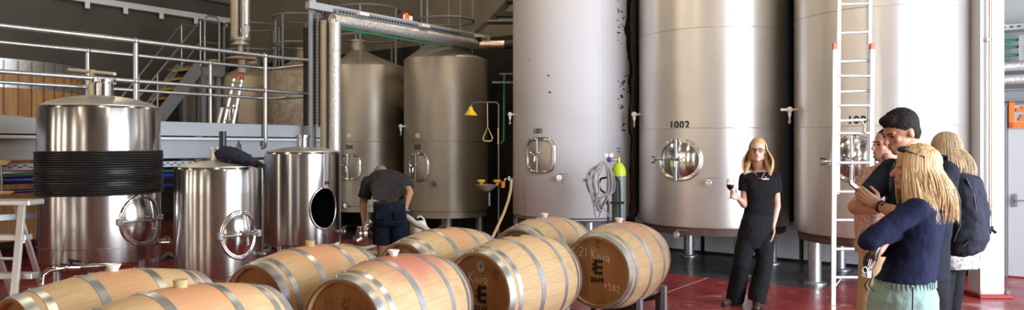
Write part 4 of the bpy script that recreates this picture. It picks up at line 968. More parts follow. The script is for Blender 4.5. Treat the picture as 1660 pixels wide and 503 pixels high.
mb.tube(hp, .014, 10); mb.tube([P(970, 300, yy), P(975, 309, yy), P(982, 314, yy), P(986, 325, yy), P(986, 372, yy)], .014, 10); mb.build('frame', 'black', t)
MB().box(P(996, 329, yy-.01), (.24, .02, .03)).build('cross_bar', 'black', t, smooth=False); MB().tube([P(985, 368, yy), P(1012, 368, yy)], .012, 8).build('cross_bar', 'black', t)
mb = MB()
mb.box((gc.x-.03, GY-.05, .10), (.3, .25, .02), None, .003); mb.build('toe_plate', 'black', t, smooth=False)
for px in (982, 1012): 
    q = Vector((P(px, 400, GY).x, GY+.06, .11)); mb = MB(); mb.torus(q, .085, .025, (Vector((0, 1, 0)), Z, Vector((1, 0, 0))), 28, 10); mb.cone(q-Vector((.02, 0, 0)), q+Vector((.02, 0, 0)), .05, .05, 16); mb.build('wheel', 'black', t)
random.seed(11); mb = MB(); top = (978, 262); YH = GY-.2
for k in range(13):
    bx = 968+random.uniform(-8, 14)+k*.6; yb = random.uniform(322, 358); wdt = random.uniform(3, 12)
    lft = 975-random.uniform(0, 20); rgt = 981+random.uniform(0, 12); yo = YH+random.uniform(-.04, .04)
    pts = [P(977+random.uniform(-2, 4), 262+random.uniform(-1, 2), YH), P(lft-4, 285+random.uniform(-8, 8), yo), P(lft-2, 310, yo-.02), P(bx-3, yb-8, yo), P(bx, yb, yo), P(bx+4, yb-8, yo-.01), P(rgt+1, 312, yo+.01), P(rgt+2, 285, yo), P(982+random.uniform(-2, 2), 263, YH)]
    # smooth with Catmull-Rom
    sp = []
    for i in range(len(pts)-1):
        p0, p1, p2, p3 = pts[max(i-1, 0)], pts[i], pts[i+1], pts[min(i+2, len(pts)-1)]
        for s in range(5):
            u_ = s/5; sp.append(.5*((2*p1)+(-p0+p2)*u_+(2*p0-5*p1+4*p2-p3)*u_*u_+(-p0+3*p1-3*p2+p3)*u_**3))
    sp.append(pts[-1]); mb.tube(sp, .0085, 7)
tag(mb.build('coiled_hose', 'hosegrey'), 'lilac-grey hose hung in long loops beside the gas cylinder', 'hose')
# --- safety shower and eyewash in the dark gap
SY = 10.6
t = thing('safety_shower', Vector((P(808, 300, SY).x, SY, 0)), 'safety shower with a yellow head, pull ring and yellow eyewash basin in the dark gap', 'safety shower')
x8 = P(808, 300, SY).x
mb = MB(); mb.tube([(x8, SY, 0), P(808, 170, SY), P(805, 166, SY), P(790, 166, SY), P(768, 166, SY), P(764, 169, SY), P(763, 176, SY)], .013, 10); mb.build('stand_pipe', mat('tarnished_pipe', (.10, .095, .09), .5, .5), t)
mb = MB(); q = P(763, 178, SY); mb.lathe([(.012, .05), (.03, .03), (.035, .0), (.095, -.075), (.09, -.085), (0, -.08)], q, n=28); mb.build('shower_head', 'yellow', t)
mb = MB(); mb.tube([P(790, 166, SY), P(790.5, 207, SY)], .006, 8); mb.tube([P(790.5, 206, SY), P(783, 224, SY), P(785, 229, SY), P(796, 229, SY), P(798.5, 224, SY)], .009, 8, closed=True); mb.build('pull_ring', 'hosetan', t)
mb = MB()
for k in range(9): mb.box(P(807.5, 209+k*3, SY-.02), (.018, .006, .014))
mb.build('warning_band', 'yellow', t, smooth=False)
mb = MB(); q = P(788, 300, SY-.1); mb.lathe([(0, -.10), (.06, -.09), (.12, -.045), (.15, .0), (.155, .004), (.14, .0), (.06, -.07), (0, -.08)], q, n=32); mb.build('basin', 'steel_dull', t)
mb = MB(); mb.tube([P(793, 312, SY-.1), P(793, 330, SY-.1), P(793.5, 334, SY-.1)], .018, 10); mb.tube([P(780, 301, SY-.1), P(808, 301, SY)], .012, 8); mb.build('drain_pipe', 'structgrey', t)
for px in (780, 806):
    q = P(px, 295, SY-.12); mb = MB(); mb.cone(q-Z*.05, q+Z*.0, .016, .022, 12); mb.lathe([(0, .03), (.05, .03), (.06, .015), (.045, -.01), (0, -.01)], q, n=20); mb.build('eyewash_nozzle', 'yellow', t)
q = P(815, 298, SY-.05); tag(MB().lathe([(0, -.06), (.028, -.06), (.036, .035), (0, .035)], q, n=18).build('plastic_cup', 'orange'), 'small orange cup beside the eyewash basin', 'cup')
t = thing('wall_tap', P(822, 291, 10.3), 'small steel tap with a tan hose, by the left side of tank 1001', 'tap')
mb = MB(); mb.tube([P(832, 290, 10.45), P(819, 290, 10.3), P(818, 293, 10.3)], .012, 8); mb.cone(P(825, 286, 10.35), P(825, 293, 10.35), .016, .016, 10); mb.build('tap_body', 'galv', t)
mb = MB(); mb.tube([P(829, 292, 10.2), P(828, 308, 10.1), P(824, 325, 10.0), P(817, 345, 9.9), P(808, 365, 9.7), P(799, 384, 9.5), P(790, 400, 9.4), Vector((P(782, 420, 9.3).x, 9.3, .02))], .020, 10)
tag(mb.build('water_hose', 'hosetan'), 'tan hose hanging down from the tap left of tank 1001', 'hose')
t = thing('wall_pipe', P(818, 240, 11.6), 'dark green pipe with an elbow in the dark gap left of tank 1001', 'pipe')
mb = MB(); mb.tube([P(818, 120, 11.6), P(817, 228, 11.6), P(812, 233, 11.6)], .022, 10); mb.build('pipe_run', 'green', t)
t = thing('support_bracket', P(815, 133, 11.4), 'grey shelf bracket in the dark gap left of tank 1001', 'bracket')
mb = MB(); mb.box(P(816, 134, 11.4), (.35, .1, .03)); mb.box(P(820, 120, 11.4), (.2, .05, .02)); mb.build('shelf_arm', 'structgrey', t, smooth=False)
# --- overhead tray, beam and insulated pipe on the left of the tall tanks
PB = -8.3
def up(px, py, b=PB): d = Vector(((px-830)/F, 1, (HOR-py)/F)); t_ = b/d.dot(V); return Vector((0, 0, CAMZ))+d*t_
zt = up(560, 35).z; aR = up(543, 60).dot(U); aEnd = up(800, 70).dot(U)
t = thing('insulated_pipe', AB(aR, PB, 0), 'foil-wrapped riser pipe turning into a long overhead run above the grey tanks', 'pipe')
MB().tube([AB(aR, PB, 0), AB(aR, PB, .8), AB(aR, PB, zt-.0)], .082, 20).build('riser', 'foil', t)
ae2 = up(770, 70).dot(U)
MB().tube([AB(aR-.05+(ae2-aR+.05)*i/30, PB, zt) for i in range(31)], .088, 20).build('overhead_run', 'foil', t)
ef = AB(ae2, PB, zt); mb = MB(); mb.tube([ef, ef+U*.06, ef+U*.3+V*.35, ef+U*.34+V*.42], .075, 18); mb.build('end_bend', mat('pinkish_foil', (.80, .66, .60), .3, 1, bump=.4, bscale=40), t)
mb = MB(); mb.tube([ef+U*.33+V*.40, ef+U*.45+V*.60, ef+U*.6+V*1.0], .08, 16); mb.build('dark_sleeve', 'darksteel', t)
MB().torus(AB(aR, PB, zt-.45), .084, .006, None, 24, 8).build('tape_band', 'foil', t)
t = tag(MB().tube([AB(aR+.1, PB+.0, zt-.11), AB((aR+aEnd)/2, PB, zt-.12), AB(aEnd-.8, PB, zt-.115)], .014, 8).build('green_pipe', 'green'), 'thin green pipe clipped under the overhead foil-wrapped pipe', 'pipe')
t = tag(MB().tube([AB(aR-.03, PB-.19, 0), AB(aR-.03, PB-.19, zt)], .06, 18).build('brown_riser', 'steel_bg'), 'tan riser pipe standing just behind the foil-wrapped one', 'pipe')
BT = up(560, 22).z
b0 = PB-.12; a0 = up(508, 12, b0).dot(U)
t = thing('overhead_beam', AB(a0, b0, BT), 'grey-blue steel beam with a slotted tray above the foil-wrapped pipe', 'beam')
mb = MB(); uvbox(mb, a0-.1, aEnd, b0-.05, b0+.05, BT, BT+.10, .004); mb.build('beam', 'steelgrey', t, smooth=False)
mb = MB(); uvbox(mb, a0+.3, aEnd-.2, b0+.05, b0+.13, BT-.022, BT-.018); uvbox(mb, a0+.3, aEnd-.2, b0+.125, b0+.13, BT-.022, BT+.05); mb.build('slotted_tray', 'structgrey', t, smooth=False)
mb = MB()
for i in range(44): uvbox(mb, a0+.35+i*.06, a0+.385+i*.06, b0+.130, b0+.134, BT-.002, BT+.024)
mb.build('slot', 'black', t, smooth=False)
for px in (575, 675, 765):
    aa = up(px, 25, b0).dot(U); mb = MB(); uvbox(mb, aa-.09, aa+.09, b0+.13, b0+.22, BT+.0, BT+.045, .004); mb.build('bracket_block', 'white', t, smooth=False)
q = up(658, 20, b0+.06); mb = MB(); q.z = BT+.10; mb.lathe([(.05, 0), (.052, .03), (.045, .07), (.025, .095), (0, .10)], q, n=20); tag(mb.build('warning_beacon', 'beacon'), 'red warning beacon on top of the overhead beam', 'beacon')
q = up(660, 29, b0+.06); tag(MB().box(q+V*.02, (.20, .006, .07), UVZ).build('paper_label', 'white', smooth=False), 'white paper label taped to the overhead beam below the beacon', 'label')
# the posts and trays that climb beside the risers
def post(px, py0, py1, b, wd, m, name, label, cat='post', slots=False, zlo=0):
    t_ = apx(px, b); c = AB(t_, b, 0); ztp = up(px, py0, b).z
    t = thing(name, c+Z*zlo, label, cat); mb = MB(); mb.box(c+Z*(zlo+ztp)/2, (wd, wd*.5, ztp-zlo), UVZ, .003); mb.build('upright', m, t, smooth=False)
    if slots:
        mb = MB(); n_ = int((ztp-1.9)/.05)
        rt = Vector((1, 0, 0)); ct = c+Vector((0, -wd*.45, 0))
        for i in range(n_):
            for s in (-1, 1): mb.box(c-U*(wd*.5+.002)+V*(wd*.12*s)+Z*(1.95+i*.05+(.02 if s > 0 else 0)), (.004, .010, .024), UVZ); mb.box(c+V*(wd*.25+.003)+U*(wd*.2*s)+Z*(1.95+i*.05+(.02 if s > 0 else 0)), (.02, .004, .024), UVZ)
        mb.build('slot', 'black', t, smooth=False)
    return t
post(506, -20, 0, -8.75, .10, 'steelgrey', 'steel_post', 'grey steel post left of the riser pipes', zlo=0)
post(518, 22, 0, -8.62, .10, 'alu', 'cable_channel', 'pale slotted cable channel climbing beside the riser pipes', 'cable tray', True, 1.9)
post(497, 45, 0, -9.1, .09, 'darksteel', 'cable_channel', 'dark slotted cable channel climbing beside the grey post', 'cable tray', True, 1.9)
mb = MB(); pts = [up(512, 200, -8.7), up(512, 45, -8.7), up(513, 38, -8.7), up(530, 12, -8.7), up(534, 8, -8.7)]; mb.tube(pts, .035, 8); tag(mb.build('cable_bundle', 'black'), 'black cable bundle bending over towards the overhead beam', 'cable')
mb = MB(); pts = [up(770, 55, b0), up(788, 38, b0), up(803, 36, b0)]; mb.tube(pts, .05, 10, flat=.5); tag(mb.build('cable_bend', 'darksteel'), 'dark cable ladder bending up at the far end of the overhead beam', 'cable tray')
# dark staircase end above, left of tank 1001
t = thing('upper_stairs', P(805, 30, 11.8), 'dark steel stair string high up beside tank 1001', 'stairs')
mb = MB(); a = P(797, 34, 11.8); b = P(835, -8, 11.8); d = (b-a).normalized(); s = d.cross(Vector((0, 1, 0))); mb.box((a+b)/2, ((b-a).length, .05, .10), (d, Vector((0, 1, 0)), s)); mb.box(P(822, 24, 11.8), (.36, .2, .07)); mb.box(P(836, 2, 11.8), (.3, .2, .06)); mb.build('stringer', 'darksteel', t, smooth=False)
mb = MB(); mb.box(P(812, 36, 11.8), (.42, .3, .03)); mb.build('platform', 'structgrey', t, smooth=False)
# --- guard rails on the tops of the back tanks, upper level
def ringrail(cx_b, zlo, zhi, R, label, a=9.9, n=5, ph=0, m='structgrey'):
    c = AB(a, cx_b, 0); t = thing('tank_guard_rail', c+Z*zlo, label, 'guard rail', 'guard rails on top of the tanks')
    for z_ in (zhi, (zlo+zhi)/2): MB().torus(c+Z*z_, R, .022, None, 48, 8).build('ring', m, t)
    for k in range(n):
        q = 2*PI*k/n+ph; p = c+Vector((R*math.cos(q), R*math.sin(q), 0)); MB().tube([p+Z*zlo, p+Z*zhi], .022, 8).build('post', m, t)
ringrail(-8.9, 3.3, 4.45, .49, 'round tube guard rail above tank 505', ph=.3)
ringrail(-10.95, 3.2, 4.30, .62, 'round tube guard rail on the neighbour tank, left of tank 505', ph=.9)
ringrail(-12.95, 3.2, 4.35, .62, 'round tube guard rail above the patchy rust-stained tank', ph=.5)
ringrail(-14.75, 3.2, 4.35, .62, 'round tube guard rail above the plain beige tank', ph=1.1)
# standpipe with disc, upper left
DY = 13.0
t = thing('vent_stack', P(392, 85, DY), 'tall steel vent pipe with flanges and a beige disc above the walkway', 'vent pipe')
x0 = P(392, 60, DY).x
mb = MB(); mb.cone(P(398, 62, DY), P(398, -120, DY), .09, .09, 24); mb.build('bright_pipe', 'galv', t)
mb = MB(); mb.cone(P(382, 62, DY+.05), P(382, -120, DY+.05), .085, .085, 24); mb.build('tan_pipe', 'steel_bg', t)
mb = MB(); q = P(390, 68, DY); mb.lathe([(0, .07), (.17, .07), (.17, .02), (.13, .02), (.13, -.03), (.16, -.03), (.16, -.06), (.05, -.06), (.05, -.2), (0, -.2)], q, n=32); mb.build('flange', 'steel_dull', t)
mb = MB(); q = P(390, 95, DY); mb.lathe([(0, .05), (.08, .045), (.26, 0), (.25, -.02), (0, -.02)], q, n=36); mb.cone(P(392, 97, DY), P(392, 118, DY), .07, .07, 16); mb.build('disc', 'pinklid', t)
mb = MB(); pts = [P(397+7*math.cos(q), 47+8*math.sin(q), DY-.12) for q in [i*PI/8-1.9 for i in range(14)]]; mb.tube(pts, .009, 6); mb.build('cable_loop', 'white', t)
# small aluminium ladder leaning in the back
t = thing('leaning_ladder', P(375, 200, 12.4), 'small aluminium ladder with red tips leaning behind the walkway', 'ladder')
for a, b in (((362, 205), (380, 125)), ((377, 205), (392, 127))):
    A_, B_ = P(*a, 12.4), P(*b, 12.5); mb = MB(); mb.tube([A_, B_], .035, 6); o = mb.build('rail', 'alu', t, smooth=False); mb = MB(); mb.ball(B_, .045, 8, 6); mb.build('tip', 'redcap', o)
for k in range(4):
    f = .12+k*.26; A_ = P(362+18*f, 205-80*f, 12.4); B_ = P(377+15*f, 205-78*f, 12.4); mb = MB(); mb.tube([A_, B_], .02, 6); mb.build('rung', 'alu', t)
t = tag(MB().tube([P(353, 203, 12.2), P(360, 175, 12.3)], .035, 6).build('ladder_rail', 'alu'), 'loose aluminium rail with a red tip leaning behind the walkway', 'rail')
# domed lid behind the walkway fascia
q = P(376, 214, 12.9); t = thing('domed_tank', Vector((q.x, q.y, 0)), 'steel tank behind the walkway with only its domed lid and neck showing', 'tank')
MB().lathe([(0, .3), (.62, .3), (.62, 1.9), (.6, 1.93), (.4, 2.01), (.15, 2.05), (0, 2.05)], (q.x, q.y, 0), n=64).build('hull', 'steel', t)
neck(t, q, 2.05, CAMZ+(HOR-171)/F*12.9, .10, 'steel')
# --- stairs in the far left corner
t = thing('metal_stairs', AB(6.6, -15.1, 0), 'grey steel staircase with yellow step edges in the far left corner', 'stairs')
sb0, sb1 = -15.5, -14.75
sa, za, sbb, zb2 = 6.3, .35, 8.62, 3.36
for b in (sb0, sb1):
    A_ = AB(sa, b, za); B_ = AB(sbb, b, zb2); d = (B_-A_).normalized(); s = d.cross(V); mb = MB(); mb.box((A_+B_)/2, ((B_-A_).length, .02, .26), (d, V, s)); mb.build('stringer', 'structgrey', t, smooth=False)
    mb = MB(); mb.tube([A_+Z*.95, B_+Z*.95, B_+Z*.95+U*.4], .022, 8); mb.tube([A_+Z*.5, B_+Z*.5, B_+Z*.5+U*.4], .018, 8)
    for k in (.25, .6, 1): q = A_.lerp(B_, k); mb.tube([q, q+Z*.95], .022, 8)
    mb.build('handrail', 'galv', t)
for k in range(14):
    q = k/14+.04; aa = sa+(sbb-sa)*q; zz = za+(zb2-za)*q
    mb = MB(); uvbox(mb, aa-.12, aa+.12, sb0, sb1, zz-.02, zz+.02); tr_ = mb.build('tread', 'darksteel', t, smooth=False); mb = MB(); uvbox(mb, aa-.135, aa-.11, sb0, sb1, zz-.02, zz+.03); mb.build('nosing', 'yellow', tr_, smooth=False)
mb = MB(); uvbox(mb, sbb, sbb+.48, sb0-.6, sb1+.1, zb2-.04, zb2+.02); uvbox(mb, sbb, sbb+.48, sb1+.08, sb1+.1, zb2-.22, zb2+.02); mb.build('landing', 'structgrey', t, smooth=False)
for (a, b) in ((sbb+.05, sb1), (sbb+.40, sb1), (sbb+.05, sb0), (sbb+.40, sb0)): mb = MB(); uvbox(mb, a-.05, a+.05, b-.05, b+.05, 0, zb2-.04); mb.build('leg', 'structgrey', t, smooth=False)
mb = MB(); mb.tube([AB(sbb+.1, sb1, zb2), AB(sbb+.1, sb1, zb2+1), AB(sbb+.18, sb1, zb2+1.08), AB(sbb+.36, sb1, zb2+1.08), AB(sbb+.44, sb1, zb2+1), AB(sbb+.44, sb1, zb2)], .022, 8); mb.build('landing_rail', 'galv', t)
# --- trough rail high on the left wall
t = thing('wall_light_rail', AB(0, -17.4, 4.9), 'pale trunking rail with small brackets high on the dark concrete wall', 'trunking')
def wl(px, py, b=-17.5): return up(px, py, b)
z_ = wl(375, 38).z; a1 = 11.05; a0_ = wl(90, 0).dot(U)-2
mb = MB(); uvbox(mb, a0_, a1, -17.58, -17.42, z_-.02, z_+.12, .01); mb.build('trunking', 'whitepaint', t, smooth=False)
for px in (139, 201, 259, 315, 363):
    aa = apx(px, -17.5); mb = MB(); uvbox(mb, aa-.05, aa+.05, -17.44, -17.40, z_-.16, z_-.01, .005); mb.build('bracket', 'panelwhite', t, smooth=False)
t = tag(MB().tube([wl(300, -12), wl(520, 30)], .10, 12).build('ceiling_duct', 'structgrey'), 'dark grey duct running high up near the ceiling corner', 'duct')
# --- the pump fittings and hoses by the bending man
t = thing('pump_fitting', P(590, 382, 7.9), 'polished chrome pump fitting held in the bending man\'s hand', 'fitting')
mb = MB(); mb.tube([P(603, 358, 7.85), P(598, 364, 7.85), P(592, 370, 7.85)], .030, 14); mb.build('elbow', 'chrome', t)
mb = MB(); mb.ball(P(588, 380, 7.85), (.07, .06, .085), 20, 14); mb.cone(P(588, 384, 7.85), P(576, 391, 7.8), .045, .05, 18); mb.cone(P(588, 368, 7.85), P(588, 376, 7.85), .06, .06, 20); mb.build('body', 'chrome', t)
mb = MB(); mb.torus(P(599, 361, 7.84), .034, .010, None, 20, 8); mb.torus(P(590, 372, 7.85), .055, .010, None, 24, 8); mb.build('clamp_ring', 'chrome', t)
def cr(pts, n=6):
    sp = []
    for i in range(len(pts)-1):
        p0, p1, p2, p3 = pts[max(i-1, 0)], pts[i], pts[i+1], pts[min(i+2, len(pts)-1)]
        for s in range(n):
            u_ = s/n; sp.append(.5*((2*p1)+(-p0+p2)*u_+(2*p0-5*p1+4*p2-p3)*u_*u_+(-p0+3*p1-3*p2+p3)*u_**3))
    return sp+[pts[-1]]
tag(MB().tube(cr([P(640, 345, 8.4), P(661, 353, 8.35), P(675, 364, 8.3), P(692, 373, 8.25), P(705, 392, 8.2), Vector((P(712, 400, 8.1).x, 8.1, .04))]), .033, 12).build('transfer_hose', 'hosewhite'), 'thick off-white hose slanting down to the right of the bending man', 'hose')
q = P(681, 380, 8.6); dz_ = q.z-.16
t = thing('plastic_drum', (q.x, q.y, 0), 'grey drum on the floor under the white jug, behind the thick hose', 'drum')
MB().lathe([(0, 0), (.15, 0), (.155, .02), (.15, dz_-.02), (.155, dz_), (0, dz_)], (q.x, q.y, 0), n=32).build('shell', 'structgrey', t)
t = thing('plastic_jug', (q.x, q.y, dz_), 'white plastic jug with a looped handle standing on a drum behind the thick hose', 'jug')
mb = MB(); q = P(681, 380, 8.6); mb.lathe([(0, -.16), (.10, -.16), (.11, .05), (.06, .14), (.04, .16), (0, .16)], q, n=24); mb.build('body', 'white', t)
mb = MB(); mb.tube(cr([P(676, 354, 8.6), P(681, 351, 8.6), P(687, 356, 8.6), P(690, 364, 8.6)]), .010, 8); mb.build('handle', 'white', t)
def fl(px, py, z_=.03): Yy = (CAMZ-z_)*F/(py-HOR); return P(px, py, Yy)
random.seed(4)
tag(MB().tube(cr([fl(540, 400), fl(560, 398), fl(590, 403), fl(620, 396), fl(655, 402), fl(690, 396), fl(700, 410)]), .03, 10).build('floor_hose', 'hosewhite'), 'off-white hose lying across the red floor behind the barrels', 'hose')
tag(MB().tube(cr([fl(530, 410), fl(575, 407), fl(610, 410), fl(640, 407), fl(700, 420)]), .03, 10).build('floor_hose', 'hosetan'), 'tan hose lying on the red floor nearer the barrels than the off-white one', 'hose')
tag(MB().tube(cr([fl(262, 420), fl(275, 412), fl(290, 416), fl(420, 412), fl(440, 400), fl(455, 405)]), .028, 10).build('floor_hose', 'structgrey'), 'grey hose lying on the floor between the small tanks', 'hose')
# ------------------------------------------------------------------ people
M['skin'] = mat('skin', (.66, .41, .31), .5, noise=.08, nscale=20)
M['skin_tan'] = mat('tanned_skin', (.45, .225, .135), .5, noise=.1, nscale=20)
M['skin_pink'] = mat('ruddy_skin', (.50, .26, .19), .5, noise=.1, nscale=20)
M['lips'] = mat('lips', (.45, .13, .11), .45)
M['eye'] = mat('eye_dark', (.02, .015, .012), .2)
M['blacktee'] = mat('black_cotton', (.011, .011, .013), .85, bump=.5, bscale=9, spec=.12)
M['blackpants'] = mat('black_twill', (.014, .015, .019), .8, bump=.6, bscale=8, spec=.12)
M['charcoal'] = mat('charcoal_cotton', (.037, .033, .034), .9, bump=.5, bscale=9, spec=.12)
M['denim'] = mat('dark_navy_denim', (.012, .017, .033), .85, bump=.5, bscale=10, noise=.3, nscale=12, spec=.12)
M['navytop'] = mat('navy_jersey', (.014, .018, .046), .85, bump=.5, bscale=8, spec=.12)
M['mint'] = mat('mint_linen', (.27, .40, .37), .85, bump=.7, bscale=10, noise=.08, nscale=14, spec=.12)
M['beige'] = mat('beige_chino', (.42, .29, .17), .85, bump=.4, bscale=8, spec=.12)
M['teeB'] = mat('navy_black_cotton', (.018, .021, .034), .9, bump=.5, bscale=9, spec=.12)
M['patternA'] = mat('rust_speckled_cotton', (.62, .50, .45), .85, noise=.6, nscale=60, col2=(.33, .10, .07), spec=.12)
M['patternD'] = mat('white_cotton_with_dark_scribble', (.72, .72, .74), .85, noise=.8, nscale=55, col2=(.10, .10, .13), spec=.12)
M['pack'] = mat('dark_backpack_fabric', (.034, .038, .056), .8, bump=.5, bscale=12, noise=.2, nscale=30, spec=.12)
M['leather'] = mat('dark_leather', (.05, .03, .022), .5)
def hairmat(name, c1, c2, sc=30):
    return mat(name, c1, .42, noise=.5, nscale=sc, col2=c2, stretch=(2, 2, .15), bump=.4, bscale=60)
M['blonde'] = hairmat('blonde_hair', (.60, .40, .19), (.44, .27, .12)); M['blonde2'] = hairmat('pale_blonde_hair', (.76, .57, .32), (.56, .37, .18))
M['ash'] = hairmat('ash_blonde_hair', (.50, .37, .22), (.26, .175, .10)); M['darkhair'] = mat('dark_brown_hair', (.014, .010, .009), .75, noise=.5, nscale=40, bump=.5, bscale=70, spec=.25); M['greyhair'] = hairmat('greying_hair', (.30, .25, .20), (.14, .11, .09))
def remesh(mb, name, m, parent, vox=.006, it=4, disp=0, dscale=.08, W=None, fac=.5):
    ob = mb.build(name, m, parent)
    r = ob.modifiers.new('r', 'REMESH'); r.mode = 'VOXEL'; r.voxel_size = vox; r.use_smooth_shade = True
    if it: s = ob.modifiers.new('s', 'SMOOTH'); s.iterations = it; s.factor = fac
    if disp:
        tx = bpy.data.textures.new('c', 'CLOUDS'); tx.noise_scale = dscale; d = ob.modifiers.new('d', 'DISPLACE'); d.texture = tx; d.strength = disp; d.mid_level = .5
    bpy.context.view_layer.update(); me = bpy.data.meshes.new_from_object(ob.evaluated_get(bpy.context.evaluated_depsgraph_get())); ob.modifiers.clear(); ob.data = me
    for p in me.polygons: p.use_smooth = True
    me.name = name
    return ob
def cap(mb, a, ra, b, rb):
    mb.cone(a, b, ra, rb, 16); mb.ball(a, ra, 16, 10); mb.ball(b, rb, 16, 10)
def chain(mb, pts):
    for (a, ra), (b, rb) in zip(pts, pts[1:]): cap(mb, a, ra, b, rb)
def loft(mb, rings, n=28, cap_=True):
    """rings: (centre, width vector, depth vector)"""
    vs = []; fs = []
    for c, w_, d_ in rings:
        for k in range(n):
            a = 2*PI*k/n; ca, sa = math.cos(a), math.sin(a); e = .85
            vs.append(c+w_*math.copysign(abs(ca)**e, ca)+d_*math.copysign(abs(sa)**e, sa))
    for j in range(len(rings)-1):
        for k in range(n): fs.append((j*n+k, j*n+(k+1) % n, (j+1)*n+(k+1) % n, (j+1)*n+k))
    fs += [tuple(range(n))[::-1], tuple((len(rings)-1)*n+k for k in range(n))]
    mb.add(vs, fs)
def basis(f, tilt=0):
    """forward vector -> (forward, right-hand side, up)"""
    f = Vector(f).normalized(); r = f.cross(Z).normalized(); return f, r, r.cross(f).normalized()
def RB3(f, r, u): return Matrix((r, f, u)).transposed()
def head(mb, c, f, neck_to, s=1.0, jaw=1.0, neck_r=.055):
    f, r, u = basis(f); R = RB3(f, r, u); q = lambda x, y, z: c+(r*x+f*y+u*z)*s
    mb.ball(q(0, -.012, .025), (.077*s, .097*s, .093*s), 28, 18, R); mb.ball(q(0, .022, -.035), (.060*s*jaw, .070*s, .083*s), 24, 16, R)
    mb.ball(q(0, .055, -.095), (.030*s*jaw, .032*s, .026*s), 16, 10, R); mb.ball(q(0, .074, -.064), (.026*s, .022*s, .020*s), 14, 10, R)
    mb.ball(q(0, .076, .018), (.052*s, .018*s, .013*s), 16, 8, R)                       # brow
    mb.cone(q(0, .086, .010), q(0, .112, -.034), .008*s, .013*s, 10); mb.ball(q(0, .108, -.034), (.015*s, .013*s, .011*s), 12, 8, R)
    mb.ball(q(0, .088, -.058), (.024*s, .010*s, .007*s), 12, 8, R); mb.ball(q(0, .085, -.071), (.021*s, .011*s, .008*s), 12, 8, R)
    for sx in (-1, 1):
        mb.ball(q(.040*sx, .062, -.022), (.020*s, .020*s, .018*s), 12, 8, R); mb.ball(q(.078*sx, -.008, -.012), (.010*s, .019*s, .031*s), 12, 10, R); mb.ball(q(.045*sx, .0, -.078), (.022*s, .04*s, .025*s), 12, 8, R)
    cap(mb, q(0, -.028, -.05), neck_r*s, neck_to, neck_r*1.12*s)
def face_parts(root, c, f, s=1.0, lips='lips', eyes=True):
    f, r, u = basis(f); R = RB3(f, r, u); q = lambda x, y, z: c+(r*x+f*y+u*z)*s
    if eyes:
        mb = MB()
        for sx in (-1, 1): mb.ball(q(.031*sx, .082, .0), (.013*s, .007*s, .006*s), 12, 8, R)
        mb.build('eyes', 'eye', root)
        mb = MB()
        for sx in (-1, 1): mb.tube([q(.016*sx, .094, .018), q(.033*sx, .091, .022), q(.048*sx, .081, .017)], .0035*s, 6)
        mb.build('eyebrows', 'ash' if lips == 'lips' else 'darkhair', root)
    mb = MB(); mb.ball(q(0, .0915, -.059), (.021*s, .010*s, .005*s), 12, 8, R); mb.ball(q(0, .089, -.069), (.018*s, .010*s, .006*s), 12, 8, R); mb.build('lips', 'lips', root)
def hand(mb, w_, d, n, s, curl=(.5, .7, .5), sc=1.0, thumb=(.7, .6), spread=.06):
    """wrist w_, pointing d, fingers curl towards n, s is the thumb's side"""
    d = Vector(d).normalized(); n = Vector(n); n = (n-d*n.dot(d)).normalized(); s = Vector(s); s = (s-d*s.dot(d)-n*s.dot(n)).normalized()
    for k in (-1.5, -.5, .5, 1.5): cap(mb, w_+s*(k*.012*sc), .015*sc, w_+d*(.085-.004*abs(k-.3))*sc+s*(k*.0195*sc), .0115*sc)
    for k, ln in ((1.5, .92), (.5, 1.05), (-.5, 1.0), (-1.5, .78)):
        p = w_+d*(.088-.004*abs(k-.3))*sc+s*(k*.0195*sc); dirv = (d+s*(k*spread)).normalized(); ang = 0
        for seg, (l, c_, r0, r1) in enumerate(((.044, curl[0], .0098, .0088), (.027, curl[1], .0088, .008), (.021, curl[2], .008, .0066))):
            ang += c_; v = dirv*math.cos(ang)+n*math.sin(ang); q = p+v*(l*ln*sc); cap(mb, p, r0*sc, q, r1*sc); p = q
    p = w_+d*.022*sc+s*.024*sc; v = (d*.55+s*thumb[0]+n*.25).normalized(); q = p+v*.042*sc; cap(mb, p, .015*sc, q, .0108*sc)
    v2 = (d*.8+s*(thumb[0]-.45)+n*thumb[1]).normalized(); t_ = q+v2*.032*sc; cap(mb, q, .0108*sc, t_, .0092*sc); t3 = t_+(v2+n*.3).normalized()*.024*sc; cap(mb, t_, .0092*sc, t3, .0075*sc)
